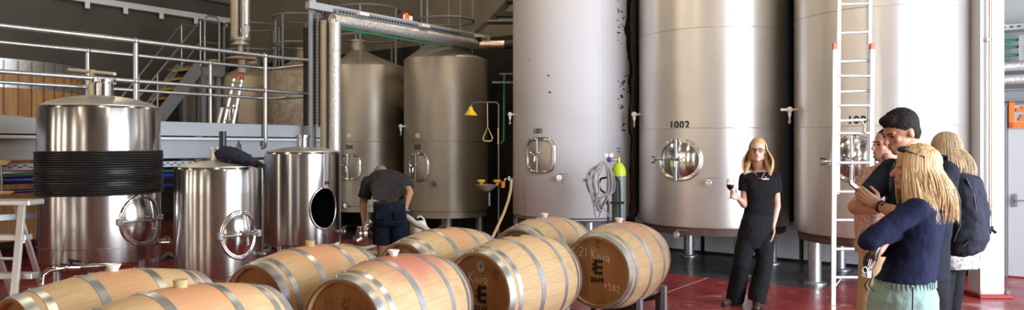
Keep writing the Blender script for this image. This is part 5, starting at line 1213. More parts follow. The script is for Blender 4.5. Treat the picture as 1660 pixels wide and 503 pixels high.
def strands(root, name, m, c, f, length, n=150, front=.9, wave=.012, s=1.0, rad=.007, drop_out=.02, seed=1, lenv=.15, freq=9, top=.0, back=0.0, coh=0):
    """Long hair: locks that run from the parting over the skull and hang down"""
    f, r, u = basis(f); rnd_ = random.Random(seed); mb = MB()
    for i in range(n):
        phi = front+(2*PI-2*front)*(i+rnd_.random())/n                # 0 = forward
        hd = (f*math.cos(phi)+r*math.sin(phi)); side = math.sin(phi)
        k = rnd_.random(); L = length*(1-lenv*rnd_.random()); ph = (rnd_.random()*6.28 if not coh else phi*coh+rnd_.random()*1.3); pts = []
        Rr = Vector((.088+.010*k, .108+.010*k, .106+.010*k))*s
        t0 = .12+.25*rnd_.random()
        for j in range(7):
            T = t0+(PI*.52-t0)*j/6
            h2 = f*(math.cos(phi)*Rr.y)+r*(math.sin(phi)*Rr.x)
            pts.append(c+u*(.022*s)-f*(.014*s)+u*(Rr.z*math.cos(T))+h2*math.sin(T))
        base = pts[-1]; m_ = max(5, int(L/.03))
        for j in range(1, m_+1):
            q = j/m_; dd = L*q
            out = hd*(drop_out*math.sin(q*2.2)+.0)-f*(back*q)
            wv = r*(wave*math.sin(freq*dd/.1*.6+ph)*q**.5)+f*(wave*.7*math.cos(freq*dd/.1*.5+ph*1.3)*q**.5)
            pts.append(base-Z*dd+out+wv)
        mb.tube(pts, rad*s*(.7+.6*rnd_.random()), 6, rf=lambda z_: 1.0 if z_ < .75 else 1.0-(z_-.75)*3.4, flat=.6)
    return mb.build(name, m, root)
def hair_cap(mb, c, f, s=1.0, g=1.0, up_=0.0, nape=True):
    f, r, u = basis(f); R = RB3(f, r, u); q = lambda x, y, z: c+(r*x+f*y+u*z)*s
    mb.ball(q(0, -.024, .040+up_), (.083*g*s, .100*g*s, .090*g*s), 28, 18, R)
    if nape: mb.ball(q(0, -.050, -.012), (.070*g*s, .066*g*s, .075*g*s), 24, 16, R)
def shoe(root, ank, d, m='leather', L=.27, sole=True):
    d = Vector((d[0], d[1], 0)).normalized(); a = Vector((ank.x, ank.y, 0)); mb = MB(); s_ = Vector((-d.y, d.x, 0))
    cap(mb, a-d*.05+Z*.045, .042, a+d*.10+Z*.04, .040); cap(mb, a+d*.06+Z*.036, .042, a+d*(L-.10)+Z*.032, .034); cap(mb, a+Z*.05, .042, a+Z*.11, .042)
    o = remesh(mb, 'shoe', m, root, .007, 3)
    mb = MB(); pts = [a-d*.09, a-d*.07+s_*.04, a+d*.05+s_*.045, a+d*.12+s_*.05, a+d*(L-.08)+s_*.025, a+d*(L-.065), a+d*(L-.08)-s_*.03, a+d*.12-s_*.048, a+d*.05-s_*.04, a-d*.07-s_*.04]
    n_ = len(pts); mb.add([p for p in pts]+[p+Z*.02 for p in pts], [tuple(range(n_))[::-1], tuple(range(n_, 2*n_))]+[(i, (i+1) % n_, n_+(i+1) % n_, n_+i) for i in range(n_)]); mb.build('sole', 'black', o)
def person_root(name, loc, label): 
    return thing(name, Vector((loc[0], loc[1], 0)), label, 'person')
# ---- the guide
GYY = 7.45
def g_(px, py, dy=0): return P(px, py, GYY+dy)
t = person_root('person', g_(1215, 500), 'blonde woman in glasses, black t-shirt and black trousers, talking with a wine glass raised')
f = Vector((-.30, -1, 0)).normalized(); hc = g_(1228.5, 244.5, -.03); hf = Vector((-.42, -1, .06))
mb = MB(); head(mb, hc, hf, g_(1231, 276, .03), .95, 1.06, .048)
W_ = Vector((1, .22, 0)).normalized(); D_ = Vector((-.22, 1, 0)).normalized()
def tr(px, py, a, b, dy=0, Pf=g_, W=W_, D=D_): return (Pf(px, py, dy), W*a, D*b)
loft(mb, [tr(1231, 276, .05, .05, .03), tr(1231, 284, .13, .07, .03), tr(1231, 300, .15, .095), tr(1231, 335, .125, .09), tr(1228, 370, .15, .10), tr(1226, 385, .13, .09)])
SR, ER, WR = g_(1208, 289), g_(1206, 332, -.02), g_(1196, 321, -.20)
SL, EL, WL = g_(1256, 289, .02), g_(1259.5, 336, .04), g_(1252.5, 369, -.05)
chain(mb, [(SR, .045), (ER, .037), (WR, .024)]); chain(mb, [(SL, .045), (EL, .036), (WL, .024)])
hand(mb, WR, Vector((-.55, -.25, .25)), Vector((.25, -.6, .1)), Vector((.1, -.3, 1)), (.5, .9, .7), .92, (.7, .5))
hand(mb, WL, Vector((-.22, -.12, -1)), Vector((-.7, -.3, 0)), Vector((-.35, -1, 0)), (.2, .35, .3), .95, (.5, .2))
chain(mb, [(g_(1215, 375), .08), (g_(1202, 430, -.02), .055), (g_(1192, 482, .1), .04)]); chain(mb, [(g_(1238, 375), .08), (g_(1238, 430, -.05), .055), (g_(1226, 484, -.05), .04)])
remesh(mb, 'body', 'skin', t, .006, 3)
face_parts(t, hc, hf, .93)
mb = MB(); loft(mb, [tr(1231, 279, .075, .062, .03), tr(1231.5, 282.5, .155, .085, .02), tr(1232, 290, .185, .105), tr(1232, 308, .168, .112), tr(1231, 330, .138, .100), tr(1230, 349, .153, .112)])
for S_, E_ in ((SR, ER), (SL, EL)): m_ = S_.lerp(E_, .48); cap(mb, S_, .060, S_, .059); mb.cone(S_, m_, .061, .066, 18)
remesh(mb, 't_shirt', 'blacktee', t, .008, 3, .012, .09)
q = g_(1241, 290.5, -.14); lg = MB(); vs, fs = ([], [])
mb = MB(); n_ = 9
for k in range(n_): mb.box(q+Vector((-.035+k*.0088, .004*k-.02, -.0)), (.0055, .003, .011 if k % 3 else .014))
mb.build('shirt_lettering', 'white', t, smooth=False); mb = MB(); mb.box(q+Vector((-.0, -.006, .018)), (.018, .003, .012)); mb.build('shirt_emblem', 'redcap', t, smooth=False)
mb = MB(); loft(mb, [tr(1230, 345, .150, .105), tr(1228, 358, .165, .115), tr(1226.5, 372, .172, .12), tr(1225, 386, .165, .11), tr(1223, 402, .13, .085)])
chain(mb, [(g_(1212.5, 378), .098), (g_(1202, 430, -.02), .088)]); mb.cone(g_(1202, 430, -.02), g_(1191, 487, .1), .088, .092, 20)
chain(mb, [(g_(1241, 378), .098), (g_(1238.5, 430, -.05), .086)]); mb.cone(g_(1238.5, 430, -.05), g_(1226, 489, -.06), .086, .090, 20)
remesh(mb, 'trousers', 'blackpants', t, .008, 3, .016, .10)
shoe(t, g_(1192, 490, .12), (-.85, -.6)); shoe(t, g_(1227, 490, -.06), (-.35, -1))
mb = MB(); hair_cap(mb, hc-basis(hf)[0]*.008+Z*.004, hf, .95, 1.03, .008); f_, r_, u_ = basis(hf)
for sx in (-1, 1): chain(mb, [(hc+r_*.070*sx-f_*.03, .026), (hc+r_*.078*sx-f_*.02-Z*.09, .022), (hc+r_*.100*sx+f_*.01-Z*.17, .022), (hc+r_*.118*sx+f_*.055-Z*.245, .010)])
chain(mb, [(hc-f_*.06, .07), (hc-f_*.075-Z*.13, .065), (hc-f_*.08-Z*.2, .04)])
remesh(mb, 'hair_base', 'blonde', t, .007, 3)
strands(t, 'hair', 'blonde2', hc, hf, .265, 420, 1.30, .009, .93, .0030, .060, 3, .25, back=-.06, coh=3, freq=4)
ff, fr_, fu = basis(hf); q = lambda x, y, z: hc+(fr_*x+ff*y+fu*z)*.93
gl = MB()
for sx in (-1, 1): gl.tube([q(sx*.033+.027*math.cos(a), .103-.006*abs(math.cos(a)), .0+.021*math.sin(a)) for a in [2*PI*i/20 for i in range(20)]], .0030, 6, closed=True); gl.tube([q(sx*.06, .098, .005), q(sx*.08, .04, .006), q(sx*.084, -.01, .0)], .0025, 6)
gl.tube([q(-.008, .105, .005), q(.008, .105, .005)], .003, 6); gl.build('eyeglasses', 'black', t)
mb = MB(); mb.tube([g_(1224, 281, -.07), g_(1229, 289, -.13), g_(1234, 290, -.13), g_(1239, 281, -.07)], .0025, 6); mb.build('necklace', 'chrome', t)
# the wine glass in her hand
gp_ = WR+Vector((-.055, -.05, .0)); gz_ = CAMZ-(322-HOR)/F*7.2; gx = P(1184, 300, 7.2).x; gy = 7.2
gt = thing('wine_glass', (gx, gy, gz_), 'stemmed wine glass with dark red wine in the hand of the woman in glasses', 'wine glass')
pr = [(0, 0), (.032, .0), (.033, .003), (.008, .006), (.0042, .014), (.0040, .072), (.010, .080), (.028, .098), (.038, .125), (.037, .150), (.029, .192), (.0275, .192), (.0355, .150), (.0365, .125), (.027, .100), (.009, .083), (0, .081)]
MB().lathe(pr, (gx, gy, gz_), n=40).build('glass_body', 'glass', gt)
MB().lathe([(0, .0825), (.009, .0845), (.0262, .1012), (.0355, .125), (.0352, .136), (0, .136)], (gx, gy, gz_), n=36).build('wine', 'wine', gt)
# ---- the bending man
def e_(px, py, dy=0): return P(px, py, 8.0+dy)
t = person_root('person', e_(626, 470), 'man in charcoal t-shirt and navy shorts bending forward, seen from behind')
mb = MB(); hc = e_(617, 288, .50); hf = Vector((-.25, .75, -.75)); head(mb, hc, hf, e_(624, 296, .36), .98, 1, .050)
Wv = Vector((1, 0, 0))
loft(mb, [(e_(632, 347, -.02), Wv*.145, Vector((0, .10, .0))), (e_(631, 336, .08), Wv*.11, Vector((0, .05, .02))), (e_(630, 316, .24), Wv*.12, Vector((0, .04, .03))), (e_(627, 297, .32), Wv*.12, Vector((0, .03, .04)))])
SLf, ELf, WLf = e_(597, 296, .34), e_(588.5, 331, .36), e_(591, 364, .12); SRt, ERt, WRt = e_(655, 293, .32), e_(664, 313, .22), e_(656, 340, .02)
chain(mb, [(SLf, .052), (ELf, .043), (WLf, .030)]); chain(mb, [(SRt, .052), (ERt, .043), (WRt, .030)])
hand(mb, WLf, Vector((.25, -.3, -.9)), Vector((.8, -.2, 0)), Vector((0, -1, .2)), (.5, .7, .5), 1.0); hand(mb, WRt, Vector((-.2, .2, -1)), Vector((-.8, .3, 0)), Vector((0, 1, 0)), (.4, .5, .4), 1.0)
for hx, kx, ax_ in ((618, 620, 618), (646, 648, 650)): chain(mb, [(e_(hx, 350), .09), (e_(kx, 402, -.01), .058), (e_(ax_, 462, .05), .042)]); cap(mb, e_(kx-.5, 422, -.02), .060, e_(ax_, 440, .02), .052)
remesh(mb, 'body', 'skin_tan', t, .007, 3)
mb = MB(); rings = [(e_(631, 337, -.03), Wv*.170, Vector((0, .10, .03))), (e_(631, 328, .02), Wv*.182, Vector((0, .11, .06))), (e_(630, 308, .15), Wv*.190, Vector((0, .08, .13))), (e_(627, 294, .28), Wv*.215, Vector((0, .05, .13))), (e_(625, 289, .37), Wv*.185, Vector((0, .03, .10))), (e_(622, 288, .42), Wv*.09, Vector((0, .03, .07)))]
loft(mb, rings)
for S_, E_ in ((SLf, ELf), (SRt, ERt)): m_ = S_.lerp(E_, .72 if S_ is SLf else .62); mb.ball(S_, .075); mb.cone(S_, m_, .074, .078, 18)
remesh(mb, 't_shirt', 'charcoal', t, .009, 3, .02, .10)
mb = MB(); loft(mb, [(e_(632, 330, -.01), Wv*.165, Vector((0, .115, 0))), (e_(632, 345, -.02), Wv*.178, Vector((0, .135, 0))), (e_(632, 360, -.02), Wv*.182, Vector((0, .135, 0))), (e_(632, 366, -.01), Wv*.175, Vector((0, .12, 0)))])
mb.cone(e_(618.5, 356), e_(619, 397, -.01), .102, .094, 22); mb.cone(e_(646.5, 356), e_(648.5, 397, -.01), .102, .092, 22)
remesh(mb, 'shorts', 'denim', t, .008, 3, .014, .10)
for px_ in (617, 646): MB().box(e_(px_, 349, -.165), (.10, .01, .09), None, .003).build('back_pocket', 'denim', t, smooth=False)
mb = MB(); hair_cap(mb, hc, hf, 1, 1.02); remesh(mb, 'hair', 'greyhair', t, .008, 2, .008, .03)
shoe(t, e_(618, 468, .05), (0, 1), 'black'); shoe(t, e_(650, 468, .05), (0, 1), 'black')
# ---- group on the right: bearded man in the speckled shirt (farthest left)
def a_(px, py, dy=0): return P(px, py, 5.4+dy)
t = person_root('person', a_(1410, 590), 'man in a rust-speckled pale shirt and beige trousers with folded arms, partly behind the others')
hc = a_(1437, 235.5); hf = Vector((-1, -.12, .05)); mb = MB(); head(mb, hc, hf, a_(1440, 270, .02), 1.0, 1.03, .06)
Wa = Vector((.15, 1, 0)).normalized(); Da = Vector((1, -.15, 0)).normalized()
loft(mb, [(a_(1438, 268), Wa*.06, Da*.06), (a_(1430, 278), Wa*.17, Da*.10), (a_(1424, 320), Wa*.16, Da*.12), (a_(1422, 380), Wa*.16, Da*.12), (a_(1420, 400), Wa*.15, Da*.12)])
s1, e1, w1 = a_(1431, 279, -.19), a_(1404, 325, -.22), a_(1397, 298, .0); s2, e2, w2 = a_(1430, 279, .2), a_(1404, 325, .2), a_(1395, 305, -.05)
chain(mb, [(s1, .05), (e1, .04), (w1, .03)]); chain(mb, [(s2, .05), (e2, .04), (w2, .03)]); hand(mb, w1, (0, 1, .1), (1, 0, 0), (0, 0, 1)); hand(mb, w2, (0, -1, .1), (1, 0, 0), (0, 0, 1))
chain(mb, [(a_(1419, 395, -.09), .08), (a_(1408, 490, -.1), .055), (a_(1404, 575, -.1), .042)]); chain(mb, [(a_(1419, 395, .09), .08), (a_(1412, 490, .1), .055), (a_(1408, 575, .1), .042)])
remesh(mb, 'body', 'skin_pink', t, .008, 2); face_parts(t, hc, hf, 1.0, 'm')
f_, r_, u_ = basis(hf); mb = MB(); mb.ball(hc+f_*.050-u_*.092, (.036, .034, .032)); mb.ball(hc+f_*.074-u_*.088, (.028, .020, .016))
for sx in (-1, 1): mb.ball(hc+f_*.028-u_*.075+r_*.040*sx, (.030, .022, .036))
remesh(mb, 'beard', mat('brown_stubble', (.20, .115, .08), .8, noise=.3, nscale=90), t, .006, 3)
mb = MB(); loft(mb, [(a_(1437, 268), Wa*.085, Da*.075), (a_(1432, 273), Wa*.18, Da*.11), (a_(1427, 290), Wa*.21, Da*.135), (a_(1423, 330), Wa*.19, Da*.145), (a_(1421, 385), Wa*.18, Da*.14)])
for a3, b3, c3_ in ((s1, e1, w1), (s2, e2, w2)): chain(mb, [(a3, .072), (b3, .062)]); cap(mb, b3, .062, c3_.lerp(b3, .2), .05)
remesh(mb, 'shirt', 'patternA', t, .009, 3, .018, .08)
mb = MB(); loft(mb, [(a_(1421, 378), Wa*.165, Da*.13), (a_(1420, 400), Wa*.175, Da*.14), (a_(1419, 410), Wa*.17, Da*.13)])
chain(mb, [(a_(1417, 405, -.09), .10), (a_(1409, 490, -.1), .082), (a_(1406, 578, -.1), .075)]); chain(mb, [(a_(1417, 405, .09), .10), (a_(1412, 490, .1), .082), (a_(1408, 578, .1), .075)])
remesh(mb, 'trousers', 'beige', t, .009, 2, .012, .1)
mb = MB(); hair_cap(mb, hc, hf, 1, 1.0, .0); remesh(mb, 'hair', 'darkhair', t, .008, 2, .006, .03)
shoe(t, a_(1404, 585, -.1), (-1, -.1)); shoe(t, a_(1408, 585, .1), (-1, -.1))
# ---- blonde woman in the scribbled white top, seen from behind
def d_(px, py, dy=0): return P(px, py, 5.5+dy)
t = person_root('person', d_(1535, 590), 'woman with straight ash-blonde hair in a white scribble-patterned top and black trousers, seen from behind')
hc = d_(1529, 243); hf = Vector((-.62, .78, 0)); mb = MB(); head(mb, hc, hf, d_(1537, 272, 0), .95, .95, .05)
ff, fr_, fu = basis(hf); Wd, Dd = fr_, ff
loft(mb, [(d_(1537, 272), Wd*.06, Dd*.06), (d_(1542, 288), Wd*.16, Dd*.09), (d_(1544, 330), Wd*.14, Dd*.10), (d_(1544, 400), Wd*.13, Dd*.09)])
sL, sR = d_(1542, 288)+Wd*.17, d_(1542, 288)-Wd*.17
for s_, k in ((sL, 1), (sR, -1)): e__ = s_+Vector((.02*k, 0, -.28))+Wd*.03*k; w__ = e__+Dd*.18+Z*-.12; chain(mb, [(s_, .045), (e__, .036), (w__, .026)]); hand(mb, w__, Dd, -Wd*k, Z, sc=.9)
for k in (-1, 1): chain(mb, [(d_(1538, 410)+Wd*.075*k, .06), (d_(1534, 500)+Wd*.09*k, .045), (d_(1538, 580)+Wd*.09*k, .035)])
remesh(mb, 'body', 'skin', t, .008, 2)
mb = MB(); loft(mb, [(d_(1538, 274), Wd*.10, Dd*.075), (d_(1540, 280), Wd*.17, Dd*.10), (d_(1543, 295), Wd*.20, Dd*.125), (d_(1545, 340), Wd*.18, Dd*.13), (d_(1547, 400), Wd*.20, Dd*.145), (d_(1547, 432), Wd*.21, Dd*.155)])
for s_, k in ((sL, 1), (sR, -1)): e__ = s_+Vector((.02*k, 0, -.28))+Wd*.03*k; chain(mb, [(s_, .065), (s_.lerp(e__, .8), .06)])
remesh(mb, 'blouse', 'patternD', t, .009, 3, .016, .08)
mb = MB(); loft(mb, [(d_(1542, 395), Wd*.16, Dd*.12), (d_(1540, 425), Wd*.175, Dd*.13), (d_(1539, 435), Wd*.17, Dd*.12)])
for k in (-1, 1): chain(mb, [(d_(1538, 428)+Wd*.09*k, .085), (d_(1534, 505)+Wd*.09*k, .065), (d_(1538, 580)+Wd*.09*k, .055)])
remesh(mb, 'trousers', 'blackpants', t, .009, 2, .01, .1)
mb = MB(); hair_cap(mb, hc, hf, .97, 1.08, .0); f_, r_, u_ = basis(hf); chain(mb, [(hc-f_*.03, .088), (hc-f_*.06-Z*.12, .092), (hc-f_*.075-Z*.21, .07)]); remesh(mb, 'hair_base', 'ash', t, .008, 3)
strands(t, 'hair', 'ash', hc, hf, .25, 520, .9, .0025, 1.0, .0032, .085, 8, .14, freq=3)
for k in (-1, 1): shoe(t, d_(1538, 588)+Wd*.09*k, (Dd.x, Dd.y), 'black')
# ---- dark-haired man looking at his phone, with the backpack
BY = 4.45
def b_(px, py, dy=0): return P(px, py, BY+dy)
t = person_root('person', b_(1490, 640), 'dark-haired man in a navy t-shirt looking down at his phone')
hc = b_(1459, 214.5); hf = Vector((-.93, -.18, -.34)); mb = MB(); head(mb, hc, hf, b_(1492, 262, .03), 1.04, 1.02, .060)
ff, fr_, fu = basis(Vector((-.95, -.30, 0))); Wb, Db = fr_, ff
loft(mb, [(b_(1490, 258), Wb*.06, Db*.06), (b_(1497, 270), Wb*.17, Db*.10), (b_(1492, 320), Wb*.17, Db*.12), (b_(1486, 400), Wb*.15, Db*.11), (b_(1488, 450), Wb*.16, Db*.12)])
sF = b_(1482, 278)+Wb*.17; sN = b_(1492, 280)-Wb*.17
eF, wF = b_(1391, 335, .16), b_(1421, 327, .0); eN, wN = b_(1462, 350, -.25), b_(1425, 334, -.10)
eF = b_(1387, 336, .05); wF = b_(1420, 340, -.02)
chain(mb, [(sF, .055), (eF, .046), (wF, .031)]); cap(mb, eF.lerp(wF, .15), .047, eF.lerp(wF, .5), .040)
chain(mb, [(sN, .055), (eN, .046), (wN, .029)]); cap(mb, eN.lerp(wN, .2), .045, eN.lerp(wN, .5), .040)
hand(mb, wN, (b_(1398, 316, -.10)-wN), Vector((.2, .9, .2)), Vector((-.3, .0, 1)), (.35, .8, .6), 1.0, (.6, .4))
hand(mb, wF, (b_(1396, 322, .02)-wF), Vector((.1, -.4, .9)), Vector((-.2, .9, .4)), (.3, .6, .5), 1.0, (.6, .4))
for k in (-1, 1): chain(mb, [(b_(1490, 455)+Wb*.075*k, .07), (b_(1488, 560)+Wb*.1*k, .055), (b_(1492, 645)+Wb*.1*k, .045)])
remesh(mb, 'body', 'skin_tan', t, .006, 3); face_parts(t, hc, hf, 1.04, 'm')
mb = MB(); loft(mb, [(b_(1492, 257), Wb*.085, Db*.08), (b_(1496, 263), Wb*.17, Db*.11), (b_(1495, 282), Wb*.215, Db*.140), (b_(1491, 330), Wb*.20, Db*.15), (b_(1488, 400), Wb*.175, Db*.14), (b_(1488, 450), Wb*.18, Db*.145)])
for s_, e__, q_ in ((sF, eF, .72), (sN, eN, .6)): mb.ball(s_, .078); mb.cone(s_, s_.lerp(e__, q_), .078, .066, 18)
remesh(mb, 't_shirt', 'teeB', t, .008, 3, .016, .09)
mb = MB(); loft(mb, [(b_(1488, 440), Wb*.17, Db*.13), (b_(1489, 470), Wb*.18, Db*.14), (b_(1490, 478), Wb*.175, Db*.13)])
for k in (-1, 1): chain(mb, [(b_(1490, 470)+Wb*.09*k, .095), (b_(1488, 560)+Wb*.1*k, .078), (b_(1492, 648)+Wb*.1*k, .07)])
remesh(mb, 'trousers', 'blackpants', t, .01, 2)
mb = MB(); hair_cap(mb, hc, hf, 1.04, 1.03, .006); ff2, fr2, fu2 = basis(hf); R = RB3(ff2, fr2, fu2)
q = lambda x, y, z: hc+(fr2*x+ff2*y+fu2*z)*1.04
mb.ball(q(0, .040, .088), (.064, .060, .036), 20, 12, R); mb.ball(q(0, .070, .080), (.048, .026, .022), 16, 10, R); mb.ball(q(0, -.035, .045), (.078, .10, .085), 20, 12, R)
remesh(mb, 'hair', 'darkhair', t, .007, 3, .006, .02)
rt = random.Random(21); mb = MB()
for i in range(420):
    az = rt.uniform(-PI, PI); po = rt.uniform(0, 1.25); d_l = Vector((math.sin(po)*math.cos(az), math.sin(po)*math.sin(az), math.cos(po)))
    if d_l.y > .55 and d_l.z < .72: continue
    b0_ = q(.079*d_l.x, -.014+.098*d_l.y, .036+.088*d_l.z); nd = (fr2*d_l.x+ff2*(d_l.y+1.1)+fu2*(d_l.z*.55)).normalized(); ln = rt.uniform(.014, .026)
    mb.tube([b0_, b0_+nd*ln*.6+fu2*.003, b0_+nd*ln], .0042, 5, rf=lambda z_: 1.1-z_)
mb.build('hair_tufts', 'darkhair', t)
mb = MB(); wd_ = (wN-eN).normalized(); ctr = wN-wd_*.015; x_, y_ = frame_for(wd_); mb.tube([ctr+x_*(.033*math.cos(a))+y_*(.033*math.sin(a)) for a in [2*PI*i/24 for i in range(24)]], .010, 8, closed=True, flat=.5); mb.box(ctr+Vector((.0, -.036, .004)), (.038, .012, .040), None, .004); mb.build('wristwatch', 'black', t)
for k in (-1, 1): shoe(t, b_(1492, 655)+Wb*.1*k, (Db.x, Db.y), 'black')
pa_, pb_ = b_(1381, 299, -.04), b_(1399, 313.5, -.04); dph = (pb_-pa_).normalized(); 
pt = thing('smartphone', (pa_+pb_)/2, 'slim smartphone with a lit screen painted white held up by the dark-haired man', 'phone')
side = Vector((0, .80, .60)); side = (side-dph*side.dot(dph)).normalized(); nrm = dph.cross(side).normalized(); mb = MB(); mb.box((pa_+pb_)/2, ((pb_-pa_).length*1.5, .066, .0085), (dph, side, nrm), .002); mb.build('case', 'black', pt, smooth=False)
sg = -1 if nrm.z < 0 else 1
mb = MB(); mb.box((pa_+pb_)/2+nrm*.005*sg, ((pb_-pa_).length*1.40, .058, .003), (dph, side, nrm)); mb.build('screen', 'white', pt, smooth=False)  # screen glow put into plain white colour
# backpack
pc = b_(1556, 347, .16); bt = thing('backpack', pc-Z*.28, 'dark navy backpack on the back of the dark-haired man', 'backpack')
ff, fr_, fu = Db, Wb, Z; R = Matrix((Wb, Db, Z)).transposed()
mb = MB(); k = 4.6/F
loft(mb, [(b_(1541, 281, .12), Wb*.09, Db*.07), (b_(1550, 288, .12), Wb*.135, Db*.105), (b_(1554, 315, .12), Wb*.155, Db*.125), (b_(1556, 350, .12), Wb*.165, Db*.130), (b_(1555, 385, .12), Wb*.165, Db*.125), (b_(1550, 404, .12), Wb*.15, Db*.11), (b_(1546, 412, .12), Wb*.11, Db*.07)])
mb.ball(b_(1568, 372, .14), (.11, .11, .13)); 
remesh(mb, 'bag', 'pack', bt, .008, 5, .025, .09)
mb = MB(); mb.tube([b_(1566, 290, -.02), b_(1578, 315, -.03), b_(1583, 350, -.04), b_(1577, 385, -.03), b_(1560, 400, -.04)], .006, 6); mb.tube([b_(1548, 300, -.04), b_(1556, 325, -.06), b_(1556, 365, -.07), b_(1546, 392, -.05)], .0055, 6); mb.build('zip', 'black', bt)
mb = MB(); s0 = b_(1497, 262)-Wb*.11
mb.tube(cr([b_(1545, 286, -.02), b_(1532, 268, -.07), s0+Z*.035-Db*.03, s0+Db*.08+Z*.00, s0+Db*.145-Z*.12, s0+Db*.13-Z*.3, b_(1530, 400, -.06)]), .022, 8, flat=.45); mb.build('shoulder_strap', 'black', bt)
mb = MB(); s0 = b_(1497, 262)+Wb*.11
mb.tube(cr([b_(1545, 286, .2), s0-Db*.09+Z*.03, s0+Z*.03, s0+Db*.10-Z*.02, s0+Db*.15-Z*.14, s0+Db*.13-Z*.3]), .022, 8, flat=.45); mb.build('shoulder_strap', 'black', bt)
mb = MB(); mb.tube(cr([b_(1537, 284, .08), b_(1539, 272, .08), b_(1547, 276, .08), b_(1549, 287, .08)]), .009, 8); mb.build('grab_handle', 'black', bt)
# ---- blonde woman in the navy top, nearest the camera
CY = 3.95
def c_(px, py, dy=0): return P(px, py, CY+dy)
t = person_root('person', c_(1470, 720), 'wavy-haired blonde woman in a navy long-sleeved top and mint trousers, nearest the camera')
hc = c_(1482, 276); hf = Vector((-.93, .30, .04)); mb = MB(); head(mb, hc, hf, c_(1492, 312, .0), .97, .95, .05)
ff, fr_, fu = basis(Vector((-.80, .60, 0))); Wc, Dc = fr_, ff          # right-hand side points away from the camera
loft(mb, [(c_(1492, 314), Wc*.06, Dc*.06), (c_(1494, 330), Wc*.15, Dc*.08), (c_(1487, 370), Wc*.14, Dc*.10), (c_(1482, 440), Wc*.14, Dc*.10), (c_(1466, 490), Wc*.13, Dc*.10)])
sN = c_(1494, 336)-Wc*.155; sF = c_(1494, 336)+Wc*.155
eN = c_(1410, 391, -.14); wN = c_(1432, 404, .14); eF = c_(1420, 390, .25); wF = c_(1414, 391, .0)
chain(mb, [(sN, .046), (eN, .036), (wN, .026)]); chain(mb, [(sF, .046), (eF, .036), (wF, .026)])
wH = c_(1436, 388, -.13); hand(mb, wH, (c_(1420, 407, -.15)-wH), Vector((-.35, .85, -.3)), Vector((-.9, 0, .3)), (.25, .7, .5), .92, (.6, .4)); cap(mb, wH, .026, c_(1460, 372, .0), .034)
for k in (-1, 1): chain(mb, [(c_(1466, 505)+Wc*.08*k, .08), (c_(1462, 600)+Wc*.09*k, .06), (c_(1470, 700)+Wc*.09*k, .042)])
remesh(mb, 'body', 'skin_pink', t, .006, 3); face_parts(t, hc, hf, .97, eyes=False)
mb = MB(); loft(mb, [(c_(1492, 318), Wc*.09, Dc*.07), (c_(1494, 323), Wc*.145, Dc*.09), (c_(1492, 338), Wc*.185, Dc*.115), (c_(1487, 372), Wc*.170, Dc*.125), (c_(1482, 410), Wc*.160, Dc*.118), (c_(1474, 440), Wc*.185, Dc*.13), (c_(1468, 453), Wc*.195, Dc*.140)])
mb.ball(sN, .062); mb.ball(sF, .062); cap(mb, sN, .062, eN, .056); cap(mb, eN, .056, wN, .042); cap(mb, sF, .062, eF, .055); cap(mb, eF, .055, wF, .040)
cap(mb, c_(1438, 386, -.12), .038, c_(1465, 368, -.02), .05)
remesh(mb, 'long_sleeved_top', 'navytop', t, .007, 3, .018, .09)
mb = MB(); loft(mb, [(c_(1468, 446), Wc*.170, Dc*.125), (c_(1466, 458), Wc*.180, Dc*.135), (c_(1464, 480), Wc*.205, Dc*.165), (c_(1463, 505), Wc*.21, Dc*.17), (c_(1463, 520), Wc*.20, Dc*.15)])
for k in (-1, 1): chain(mb, [(c_(1464, 515)+Wc*.09*k, .118), (c_(1461, 600)+Wc*.1*k, .10), (c_(1468, 700)+Wc*.1*k, .095)])
remesh(mb, 'trousers', 'mint', t, .007, 3, .014, .06)
mb = MB()
for i in range(44):                                                      # gathered waistband
    a = 2*PI*i/44; p = c_(1467, 457)+Wc*.187*math.cos(a)+Dc*.143*math.sin(a); mb.tube([p+Z*.014, p-Z*.02], .0055, 5)
mb.build('gathered_waistband', 'mint', t)
pk = c_(1478, 470)-Wc*.165+Dc*-.11; mb = MB(); mb.tube([c_(1480, 466, -.24), c_(1479, 503, -.26)], .003, 6); mb.build('side_seam', 'teeB', t)
mb = MB(); hair_cap(mb, hc, hf, .98, 1.12, .005); f_, r_, u_ = basis(hf); chain(mb, [(hc-f_*.045+Z*.01, .092), (hc-f_*.06-Z*.10, .088), (hc-f_*.085-Z*.2, .062), (hc-f_*.105-Z*.30, .028)]); mb.ball(hc-r_*.07-Z*.08, (.035, .05, .08)); remesh(mb, 'hair_base', 'blonde', t, .007, 3, .018, .04)
strands(t, 'hair', 'blonde2', hc, hf, .29, 900, .80, .020, 1.0, .0032, .035, 5, .42, freq=2.2, back=.035, coh=4)
strands(t, 'hair_underlayer', 'blonde', hc, hf, .27, 300, 1.0, .011, .97, .0036, .03, 15, .45, freq=4, back=.03)
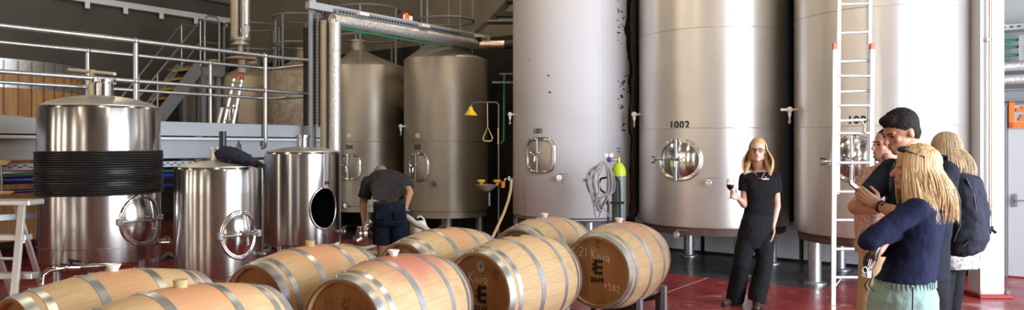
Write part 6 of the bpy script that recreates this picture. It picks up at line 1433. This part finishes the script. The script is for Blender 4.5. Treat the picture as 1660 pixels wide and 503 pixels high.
sgm = MB(); q = lambda x, y, z: hc+(basis(hf)[1]*x+basis(hf)[0]*y+basis(hf)[2]*z)
for sx in (-1, 1): sgm.ball(q(sx*.035, .055, .108), (.028, .012, .018), 14, 8); sgm.tube([q(sx*.065, .05, .10), q(sx*.09, -.03, .07)], .004, 6)
sgm.tube([q(-.01, .06, .112), q(.01, .06, .112)], .004, 6); sgm.build('sunglasses', 'black', t)
mb = MB()
for k in (0, 1): pass
q0 = c_(1428, 400, -.16); mb.tube([q0+Vector((.010*math.cos(a), .010*math.sin(a), 0)) for a in [2*PI*i/14 for i in range(14)]], .0022, 6, closed=True); mb.build('ring', 'brass', t)
for k in (-1, 1): shoe(t, c_(1468, 722)+Wc*.1*k, (Dc.x, Dc.y), 'white')
# clear bottle hanging from her hand
q = c_(1412, 418, -.14); bt = thing('water_bottle', q-Z*.12, 'clear plastic bottle held upside down by the woman in the navy top', 'bottle')
ax_ = Vector((-.35, 0, -1)).normalized(); x_, y_ = frame_for(ax_)
MB().lathe([(0, -.09), (.026, -.088), (.031, -.08), (.030, -.03), (.032, -.01), (.031, .04), (.014, .075), (.013, .09), (0, .09)], q, (x_, y_, ax_), 24).build('body', 'glass', bt)
MB().lathe([(0, .105), (.015, .105), (.015, .083), (0, .083)], q, (x_, y_, ax_), 16).build('cap', 'white', bt)
bt = thing('lanyard', c_(1408, 455, -.14), 'dark lanyard with keys dangling below the clear plastic bottle', 'lanyard')
mb = MB(); mb.tube(cr([c_(1407, 432, -.15), c_(1404, 440, -.15), c_(1408, 452, -.15), c_(1402, 462, -.15), c_(1406, 472, -.15)]), .006, 6, flat=.4); mb.tube(cr([c_(1410, 436, -.15), c_(1414, 448, -.15), c_(1409, 462, -.15), c_(1417, 473, -.15)]), .005, 6, flat=.4); mb.build('strap', 'black', bt)
mb = MB(); mb.tube([c_(1402+4*math.cos(a), 438+5*math.sin(a), -.16) for a in [2*PI*i/14 for i in range(14)]], .003, 6, closed=True); mb.box(c_(1409, 445, -.16), (.025, .004, .04), None, .002); mb.build('keys', 'galv', bt)
